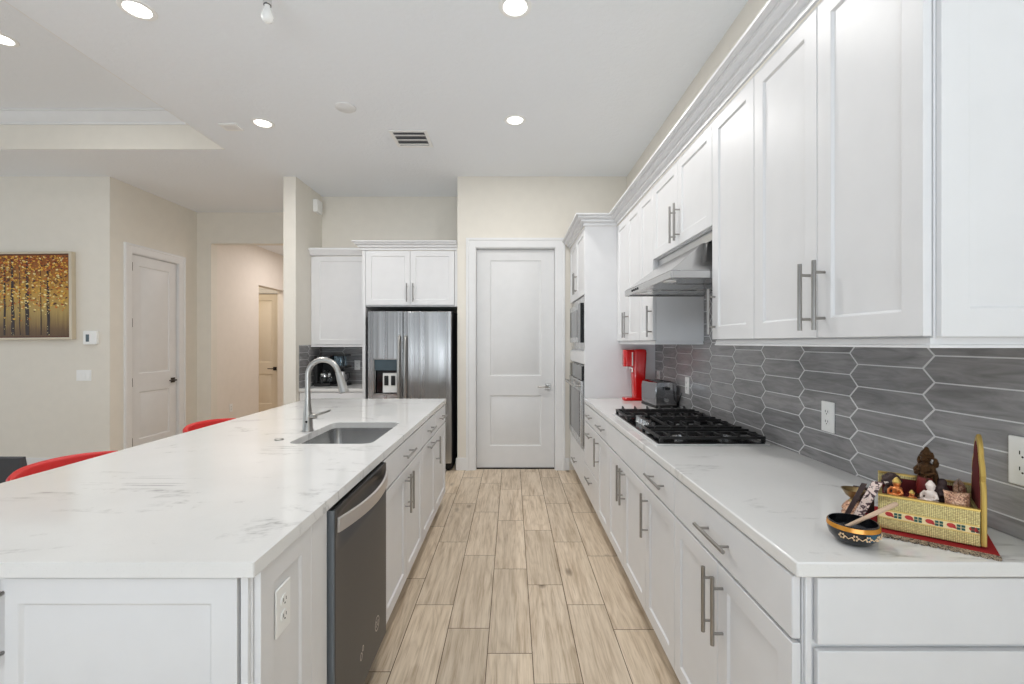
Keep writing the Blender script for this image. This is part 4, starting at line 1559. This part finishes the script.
# tall arched back at the right-hand end
vm = (v0 + v1) / 2
half = [(0.071, 0.004), (0.071, 0.115), (0.066, 0.140), (0.056, 0.152), (0.060, 0.165), (0.050, 0.188), (0.034, 0.204), (0.030, 0.222), (0.016, 0.240), (0.0, 0.251)]
arch = [(vm + dv, z_) for dv, z_ in half] + [(vm - dv, z_) for dv, z_ in half[-2::-1]]
mb = MB().prism(arch, 'x', u1 + 0.001, u1 + 0.010)
bk = obj('backrest', mb, M['weave'], th, bev=0.002)
ins = [(vm + (p[0] - vm) * 0.84, 0.012 + (p[1] - 0.004) * 0.92) for p in arch]
obj('red_lining', MB().prism(ins, 'x', u1 - 0.0005, u1 + 0.0009), M['wine'], bk)
mb = MB()
mb.tube([(u1 + 0.0055, p[0], p[1]) for p in arch], 0.0052, 8)
obj('gold_edging', mb, M['gold'], bk)


def fuse(name, mb, m, voxel=0.0022, **kw):
    o_ = obj(name, mb, m, smooth=180, **kw)
    rm = o_.modifiers.new('fuse', 'REMESH')
    rm.mode = 'VOXEL'
    rm.voxel_size = voxel
    rm.use_smooth_shade = True
    return o_


# standing bronze statue
zs = ZB + 0.0665
x, y = alt(-0.116, 0.149)
st = thing('statue', 'tall dark bronze deity statue standing at the back of the gold throne', 'figurine', (x, y, zs), ANG - 40)
mb = MB()
mb.lathe([(0, 0), (0.022, 0), (0.022, 0.006), (0.018, 0.012), (0.014, 0.02), (0.016, 0.045), (0.013, 0.062), (0.017, 0.082), (0.018, 0.090), (0.008, 0.098), (0.006, 0.102), (0, 0.102)], (0, 0, 0), 16)
mb.sphere((0, -0.002, 0.108), 0.0115, 12, 8)
mb.lathe([(0, 0.111), (0.011, 0.111), (0.0155, 0.114), (0.0155, 0.117), (0.010, 0.120), (0.0115, 0.125), (0.007, 0.131), (0.004, 0.138), (0, 0.140)], (0, 0, 0), 14)
for s in (-1, 1):
    mb.tube([(s * 0.015, 0, 0.088), (s * 0.023, -0.006, 0.075), (s * 0.012, -0.018, 0.068)], [0.0065, 0.006, 0.005], 8)
    mb.lathe([(0, 0), (0.005, 0.002), (0.007, 0.012), (0.004, 0.022), (0, 0.026)], (s * 0.0195, 0.004, 0.088), 10)
    mb.tube([(s * 0.019, 0.006, 0.0), (s * 0.022, 0.006, 0.045), (s * 0.017, 0.004, 0.08)], [0.008, 0.007, 0.005], 8)
    mb.lathe([(0, 0), (0.004, 0.002), (0.0045, 0.010), (0.002, 0.018), (0, 0.02)], (s * 0.0125, 0.002, 0.108), 8)
for k in range(7):
    mb.sphere((0.012 * math.cos(k * 0.9 + 3.4), -0.014, 0.030 + 0.008 * k), 0.0038, 6, 5)
fuse('figure', mb, M['idol'], 0.0014, parent=st)
obj('garment', MB().lathe([(0.0178, 0.016), (0.0186, 0.042), (0.0150, 0.060), (0.0125, 0.060)], (0, -0.004, 0), 16), M['idol_red'], st)


def seated(name, label, u, v, m_, m2, h, rot=-40, zoff=0.0):
    x_, y_ = alt(u, v)
    r_ = thing(name, label, 'figurine', (x_, y_, zs + zoff), ANG + rot)
    k = h / 0.05
    mb_ = MB()
    mb_.sphere((0, 0, 0.008 * k), 0.016 * k, 12, 8, (1.2, 0.9, 0.5))
    mb_.lathe([(0, 0.006 * k), (0.011 * k, 0.006 * k), (0.010 * k, 0.02 * k), (0.011 * k, 0.03 * k), (0.004 * k, 0.035 * k), (0, 0.035 * k)], (0, 0.002, 0), 12)
    mb_.sphere((0, 0.001, 0.041 * k), 0.0085 * k, 12, 8)
    for s in (-1, 1):
        mb_.tube([(s * 0.010 * k, 0, 0.029 * k), (s * 0.017 * k, -0.003 * k, 0.02 * k), (s * 0.011 * k, -0.012 * k, 0.014 * k)], [0.0042 * k, 0.0036 * k, 0.003 * k], 8)
        mb_.tube([(s * 0.008 * k, -0.004 * k, 0.006 * k), (s * 0.02 * k, -0.012 * k, 0.005 * k), (s * 0.002, -0.018 * k, 0.005 * k)], [0.006 * k, 0.005 * k, 0.004 * k], 8)
    fuse('figure', mb_, m_, 0.0018, parent=r_)
    obj('headdress', MB().lathe([(0.0088 * k, 0.043 * k), (0.0095 * k, 0.046 * k), (0.006 * k, 0.052 * k), (0.002 * k, 0.057 * k), (0, 0.057 * k)], (0, 0.001, 0), 12), m2, r_)
    return r_


seated('figurine', 'small copper-gold seated figurine at the left end of the gold throne', -0.178, 0.098, M['copper'], M['gold'], 0.052)
seated('figurine', 'small crawling copper-gold figurine at the front middle of the gold throne', -0.148, 0.077, M['copper'], M['gold'], 0.032, rot=20)
seated('figurine', 'small white draped figurine in front of the bronze statue', -0.112, 0.099, M['ivory'], M['ivory'], 0.055)
# dark round bust with curly texture
x, y = alt(-0.187, 0.150)
db = thing('bust', 'dark brown round bust at the back left corner of the gold throne', 'figurine', (x, y, zs), ANG - 40)
mb = MB()
mb.lathe([(0, 0), (0.016, 0), (0.018, 0.012), (0.01, 0.022), (0, 0.022)], (0, 0, 0), 14)
mb.sphere((0, 0, 0.036), 0.0195, 14, 10)
for k in range(26):
    a = k * 2.4
    zz = 0.036 + 0.0175 * math.cos(PI * (k + .5) / 36)
    rr = 0.0185 * math.sin(PI * (k + .5) / 36)
    mb.sphere((rr * math.cos(a), rr * math.sin(a), zz), 0.0055, 8, 6)
fuse('figure', mb, M['dark_brown'], parent=db)
obj('face', MB().sphere((0, -0.0152, 0.034), 0.008, 10, 8, (1.0, 0.6, 1.1)), M['ivory'], db)
# dark figure holding close to the cushion
x, y = alt(-0.087, 0.131)
mb = MB()
mb.lathe([(0, 0), (0.015, 0), (0.0165, 0.014), (0.013, 0.040), (0.008, 0.050), (0, 0.050)], (0, 0, 0), 14)
mb.sphere((0, 0, 0.055), 0.010, 12, 8)
for s in (-1, 1):
    mb.tube([(s * 0.010, 0, 0.040), (s * 0.0165, -0.004, 0.027), (s * 0.008, -0.014, 0.024)], [0.005, 0.0045, 0.004], 8)
o = fuse('figurine', mb, M['dark_brown'], loc=(x, y, zs))
o.rotation_euler = (0, 0, R(ANG - 50))
tag(o, 'dark robed figurine between the white figurine and the brocade cushion', 'figurine')


def cushion(label, u, v, rx, rz, m_, s=0.05):
    x_, y_ = alt(u, v)
    mb_ = MB()
    n_ = 10
    for side in (-1, 1):
        rows = []
        for i in range(n_ + 1):
            row = []
            for j in range(n_ + 1):
                a = -1 + 2 * i / n_; b = -1 + 2 * j / n_
                pz = 0.012 * ((1 - a ** 4) * (1 - b ** 4)) ** 0.6 + 0.0008
                row.append(mb_.v((a * s / 2 * (1 - 0.08 * (1 - b * b)), b * s / 2 * (1 - 0.08 * (1 - a * a)), side * pz)))
            rows.append(row)
        for i in range(n_):
            for j in range(n_):
                mb_.face([rows[i][j], rows[i + 1][j], rows[i + 1][j + 1], rows[i][j + 1]])
    # join the rims
    o_ = obj('cushion', mb_, m_, loc=(x_, y_, zs + s * 0.5 - 0.002), rot=(R(rx), 0, R(rz)), smooth=80)
    tag(o_, label, 'cushion')
    return o_


cushion('pink-gold brocade cushion leaning at the front right end of the gold throne', -0.064, 0.083, 72, ANG + 6, M['sequin'], 0.05)
cushion('pink-gold brocade cushion propped behind the other one, against the tall gold back', -0.053, 0.142, 83, ANG + 84, M['sequin'], 0.064)

# steps and small things left of the throne
stp = obj('patterned_board', MB().prism([(-0.278, 0.0), (-0.256, 0.0), (-0.206, 0.122), (-0.228, 0.122)], 'y', 0.030, 0.036), M['spotted'], loc=(A.x, A.y, ZM + 0.0042), rot=(0, 0, R(ANG)), bev=0.001)
tag(stp, 'white and brown patterned board leaning diagonally at the left end of the gold throne', 'board')
o = obj('plaque', MB().prism([(-0.296, 0.0), (-0.284, 0.0), (-0.238, 0.112), (-0.250, 0.112)], 'y', 0.031, 0.037), M['dark_brown'], loc=(A.x, A.y, ZM + 0.0042), rot=(0, 0, R(ANG)), bev=0.001)
tag(o, 'dark brown narrow slat leaning diagonally between the patterned board and the brass cup', 'slat')
x, y = alt(-0.248, 0.16)
o = obj('wooden_bar', MB().box(-0.024, 0.024, -0.005, 0.005, 0.0, 0.070), M['dark_brown'], loc=(x, y, CT + 0.0045), rot=(0, 0, R(ANG + 0)), bev=0.001)
tag(o, 'dark wooden block standing behind the brass cup, left of the throne', 'block')
x, y = alt(-0.270, 0.112)
stand = MB()
stand.lathe([(0, 0), (0.026, 0), (0.028, 0.005), (0.024, 0.012), (0.027, 0.018), (0.024, 0.026), (0.018, 0.034), (0.015, 0.038), (0, 0.038)], (0, 0, 0), 18)
o = obj('ornate_stand', stand, M['sequin'], loc=(x, y, CT + 0.0046))
tag(o, 'small round ornate stand under the brass cup, left of the throne', 'stand')
mb = MB().lathe([(0, 0), (0.012, 0), (0.010, 0.004), (0.006, 0.008), (0.018, 0.018), (0.027, 0.032), (0.029, 0.034), (0.026, 0.032), (0.016, 0.020), (0, 0.016)], (0, 0, 0), 22)
o = obj('brass_cup', mb, M['brass'], loc=(x, y, CT + 0.0430))
tag(o, 'small flared brass cup on the ornate stand left of the throne', 'cup')

# painted singing bowl with its mallet
bx, by = 0.832, 1.110
bw = thing('singing_bowl', 'black and teal painted bowl with gold band on the counter in front of the throne', 'bowl', (bx, by, CT + 0.0005), 0)
prof = [(0, 0), (0.030, 0), (0.045, 0.006), (0.058, 0.020), (0.063, 0.036), (0.0615, 0.050), (0.060, 0.055), (0.057, 0.055), (0.058, 0.046), (0.057, 0.030), (0.046, 0.014), (0, 0.008)]
me = MB().lathe(prof, (0, 0, 0), 40)
bw.scale = (0.85, 0.85, 0.93)
bo = obj('bowl', me, [M['bowl_black']], bw, smooth=60)
obj('gold_band', MB().lathe([(0.0628, 0.041), (0.0642, 0.042), (0.0628, 0.052), (0.0614, 0.0525)], (0, 0, 0), 40), M['bowl_gold'], bw, smooth=60)
# teal panels and pale flowers on the side that faces the room
mb = MB()
rings = []
for r_, z in ((0.0592, 0.020), (0.0634, 0.030), (0.0640, 0.036), (0.0632, 0.041)):
    rings.append([(r_ * math.cos(R(a)), r_ * math.sin(R(a)), z) for a in range(-100, 21, 10)])
mb.loops(rings, False, False, False)
obj('teal_panel', mb, M['bowl_blue'], bw)
mb = MB()
for a0 in (-150, -122, -94, -66, -38):
    for q in range(6):
        aa = 2 * PI * q / 6
        da, dz = math.degrees(0.006 * math.cos(aa) / 0.062), 0.0055 * math.sin(aa)
        ang = R(a0 + da)
        zz = 0.029 + dz
        rr = 0.0638 if zz > 0.026 else 0.0618
        mb.sphere((rr * math.cos(ang), rr * math.sin(ang), zz), 0.0026, 6, 4)
    ang = R(a0 + 12)
    mb.tube([(0.0638 * math.cos(R(a0 + 6)), 0.0638 * math.sin(R(a0 + 6)), 0.031), (0.064 * math.cos(R(a0 + 14)), 0.064 * math.sin(R(a0 + 14)), 0.025), (0.064 * math.cos(R(a0 + 22)), 0.064 * math.sin(R(a0 + 22)), 0.031)], 0.0012, 6)
obj('painted_flowers', mb, M['flower_ink'], bw)
p0, p1 = Vector((0.832, 1.110, 0.959)), Vector((0.964, 1.140, 0.9965))
ml = MB().tube([p0.lerp(p1, t_) for t_ in (-0.34, 0.1, 0.6, 0.97, 1.0)], [0.0040, 0.0046, 0.0054, 0.0058, 0.004], 10)
tag(obj('mallet', ml, M['tan_wood']), 'slim pale wooden mallet resting in the painted bowl', 'mallet')

# ------------------------------------------------------------ living-room wall
pw, ph = 1.33, 0.955
pt = thing('painting', 'framed autumn birch forest painting on the living room wall', 'painting', (-4.785 - pw, YP - 0.002, 1.425), 0)
pt.rotation_euler = (0, R(-0.5), 0)
mb = MB()
for b in ((0, 0.03, -0.05, 0, 0, ph), (pw - 0.03, pw, -0.05, 0, 0, ph), (0.03, pw - 0.03, -0.05, 0, 0, 0.022), (0.03, pw - 0.03, -0.05, 0, ph - 0.022, ph)):
    mb.box(*b)
obj('frame', mb, M['champagne'], pt, bev=0.002)
obj('inner_lip', boxes((0.03, 0.042, -0.04, -0.004, 0.022, ph - 0.022), (pw - 0.042, pw - 0.03, -0.04, -0.004, 0.022, ph - 0.022), (0.042, pw - 0.042, -0.04, -0.004, 0.022, 0.034), (0.042, pw - 0.042, -0.04, -0.004, ph - 0.034, ph - 0.022)), M['leaf_brown'], pt)
cv = obj('canvas', MB().box(0.042, pw - 0.042, -0.035, -0.005, 0.034, ph - 0.034), M['canvas'], pt)
rp = random.Random(8)
mb = MB()
for tx, tw_ in ((0.12, .02), (0.27, .026), (0.46, .024), (0.585, .018), (0.67, .03), (0.83, .034), (1.06, .026), (0.98, .008), (0.75, .008), (0.36, .01)):
    pts = []
    for k in range(12):
        z = 0.05 + (ph - 0.09) * k / 11
        pts.append((tx + rp.uniform(-.005, .005), z, tw_ * 1.35 * (1 - 0.35 * k / 11) / 2 * rp.uniform(.8, 1.1)))
    poly = [(p[0] - p[2], p[1]) for p in pts] + [(p[0] + p[2], p[1]) for p in pts[::-1]]
    L_ = [mb.v((x_, -0.0365, z_)) for x_, z_ in poly]
    for k in range(11):
        mb.face([L_[k], L_[k + 1], L_[22 - k], L_[23 - k]])
    mb.mi = 1
    for k in range(int(tw_ * 900)):
        z = rp.uniform(0.05, ph - 0.06)
        x_ = tx + rp.uniform(-.4, .4) * tw_
        s_ = rp.uniform(.002, .005)
        mb.face([mb.v((x_ - s_, -0.0372, z)), mb.v((x_, -0.0372, z - s_)), mb.v((x_ + s_ * 1.3, -0.0372, z + .001)), mb.v((x_, -0.0372, z + s_ * 1.4))])
    mb.mi = 0
obj('painted_trunks', mb, [M['bark'], M['leaf_pale']], cv)
mb = MB()
pal = [M['leaf_rust'], M['leaf_orange'], M['leaf_gold'], M['leaf_pale'], M['leaf_brown']]
for k in range(2400):
    t_ = rp.random() ** 0.75
    z = ph - 0.045 - (ph * 0.62) * (1 - t_) if rp.random() < .93 else rp.uniform(0.2, 0.5)
    x_ = rp.uniform(0.055, pw - 0.055)
    if rp.random() > 0.25 + 0.75 * (z / ph) ** 1.4:
        continue
    s_ = rp.uniform(0.007, 0.018)
    an = rp.uniform(-0.7, 0.5)
    top = z / ph
    mb.mi = rp.choices(range(5), (2.6 * top ** 3, 2.2, 2.6, 2.2 * (1.3 - top), 1.2))[0]
    y_ = -0.038 - rp.random() * 0.003
    vs = []
    for q in range(6):
        a = 2 * PI * q / 6
        dx, dz = s_ * math.cos(a), s_ * 0.55 * math.sin(a)
        px_, pz_ = x_ + dx * math.cos(an) - dz * math.sin(an), z + dx * math.sin(an) + dz * math.cos(an)
        vs.append(mb.v((min(max(px_, .045), pw - .045), y_, min(max(pz_, .036), ph - .036))))
    mb.face(vs)
obj('painted_leaves', mb, pal, cv)

tm = thing('thermostat', 'white thermostat with a small dark screen on the wall right of the painting', 'thermostat', (-4.615, YP - 0.001, 1.455), 0)
obj('housing', MB().prism([(x, z) for x, z in rrect(-0.075, 0.075, -0.075, 0.075, 0.015)], 'y', -0.025, 0), M['plastic'], tm, bev=0.002)
obj('screen', MB().box(-0.045, -0.008, -0.0265, -0.0255, -0.045, 0.035), M['screen'], tm)
outlet('light_switch', 'white three-gang light switch on the wall below the thermostat', (-4.70, YP - 0.001, 1.04), 0, gangs=3, style='rocker', cat='light switch')
outlet('wall_outlet', 'white outlet low on the pinkish hallway wall', (-4.2195, 6.83, 0.42), 90)


# ------------------------------------------------------------ ceiling fixtures
def downlight(label, x, y, z, power=18, light=True):
    r = thing('recessed_light', label, 'ceiling light', (x, y, z), 0)
    mb = MB().lathe([(0.062, 0.0), (0.066, -0.006), (0.086, -0.005), (0.09, -0.0004), (0.088, 0.0)], (0, 0, -0.0003), 32)
    obj('trim_ring', mb, M['plastic'], r)
    obj('diffuser', MB().lathe([(0, -0.0035), (0.05, -0.0032), (0.063, -0.002), (0.063, -0.0006), (0, -0.0006)], (0, 0, 0), 32), M['led'], r)
    if light:
        l = bpy.data.lights.new('recessed_light_lamp', 'AREA')
        l.shape = 'DISK'
        l.size = 0.12
        l.energy = power
        l.color = (1.0, 0.982, 0.955)
        l.spread = R(180)
        lo = bpy.data.objects.new('recessed_light_lamp', l)
        C.objects.link(lo)
        lo.parent = r
        lo.location = (0, 0, -0.009)
    return r


downlight('recessed ceiling light over the aisle, the farther one toward the pantry door', 0.025, 3.73, ZC)
downlight('recessed ceiling light over the aisle, nearer the camera at the top edge', 0.017, 2.47, ZC)
downlight('recessed ceiling light left of the island, the farther one near the small vent', -2.07, 3.78, ZC)
downlight('recessed ceiling light left of the island, nearer the camera beside the tray edge', -2.05, 2.49, ZC)
downlight('recessed light in the raised tray ceiling at the left frame edge', -3.63, 3.235, ZT, power=9)

# air vent
vn = thing('air_vent', 'square white air vent with slats in the kitchen ceiling', 'vent', (-0.897, 4.07, ZC - 0.0003), 0)
hw = 0.165
mb = MB()
for b in ((-hw, -hw + 0.03, -hw, hw, -0.008, 0), (hw - 0.03, hw, -hw, hw, -0.008, 0), (-hw + 0.03, hw - 0.03, -hw, -hw + 0.03, -0.008, 0), (-hw + 0.03, hw - 0.03, hw - 0.03, hw, -0.008, 0)):
    mb.box(*b)
obj('frame', mb, M['plastic'], vn, bev=0.002)
obj('backing', MB().box(-hw + 0.03, hw - 0.03, -hw + 0.03, hw - 0.03, -0.0015, -0.0002), M['vent_grey'], vn)
mb = MB()
for k in range(3):
    yy = -0.088 + k * 0.088
    m4 = Matrix.Translation((0, yy, -0.012)) @ Matrix.Rotation(R(15), 4, 'X')
    mb.box(-hw + 0.03, hw - 0.03, -0.030, 0.030, -0.001, 0.001, m4)
obj('slats', mb, M['plastic'], vn)
v2 = thing('ceiling_sensor', 'small rectangular white sensor plate on the ceiling near the tray corner', 'sensor', (-2.37, 3.84, ZC - 0.0003), 0)
obj('plate', MB().box(-0.075, 0.075, -0.06, 0.06, -0.012, 0), M['plastic'], v2, bev=0.003)
obj('slot', MB().box(-0.05, 0.05, -0.03, 0.03, -0.0135, -0.0122), M['trim'], v2)
mb = MB().lathe([(0, -0.012), (0.068, -0.011), (0.078, -0.004), (0.078, 0), (0, 0)], (0, 0, 0), 32)
o = obj('ceiling_cover', mb, M['trim'], loc=(-1.29, 3.53, ZC - 0.0003))
tag(o, 'flat round white cover plate on the kitchen ceiling above the island', 'cover plate')
lh = thing('bulb_holder', 'bare white bulb in a chrome holder on the ceiling above the island', 'light bulb', (-1.258, 2.34, ZC - 0.0003), 0)
obj('canopy', MB().lathe([(0, -0.014), (0.052, -0.012), (0.06, -0.003), (0.06, 0), (0, 0)], (0, 0, 0), 24), M['chrome'], lh)
obj('stem', MB().lathe([(0, -0.05), (0.011, -0.05), (0.011, -0.0145), (0, -0.0145)], (0, 0, 0), 16), M['chrome'], lh)
obj('socket', MB().lathe([(0, -0.088), (0.018, -0.088), (0.0205, -0.082), (0.0205, -0.056), (0.017, -0.0505), (0, -0.0505)], (0, 0, 0), 20), M['chrome'], lh)
obj('socket_ring', MB().lathe([(0.0185, -0.0885), (0.0185, -0.092), (0.0150, -0.092), (0.0150, -0.0885)], (0, 0, 0), 20), M['black'], lh)
obj('bulb', MB().lathe([(0, -0.180), (0.012, -0.178), (0.023, -0.170), (0.030, -0.154), (0.029, -0.140), (0.021, -0.118), (0.0148, -0.100), (0.0145, -0.0885), (0, -0.0885)], (0, 0, 0), 24), M['bulb'], lh)
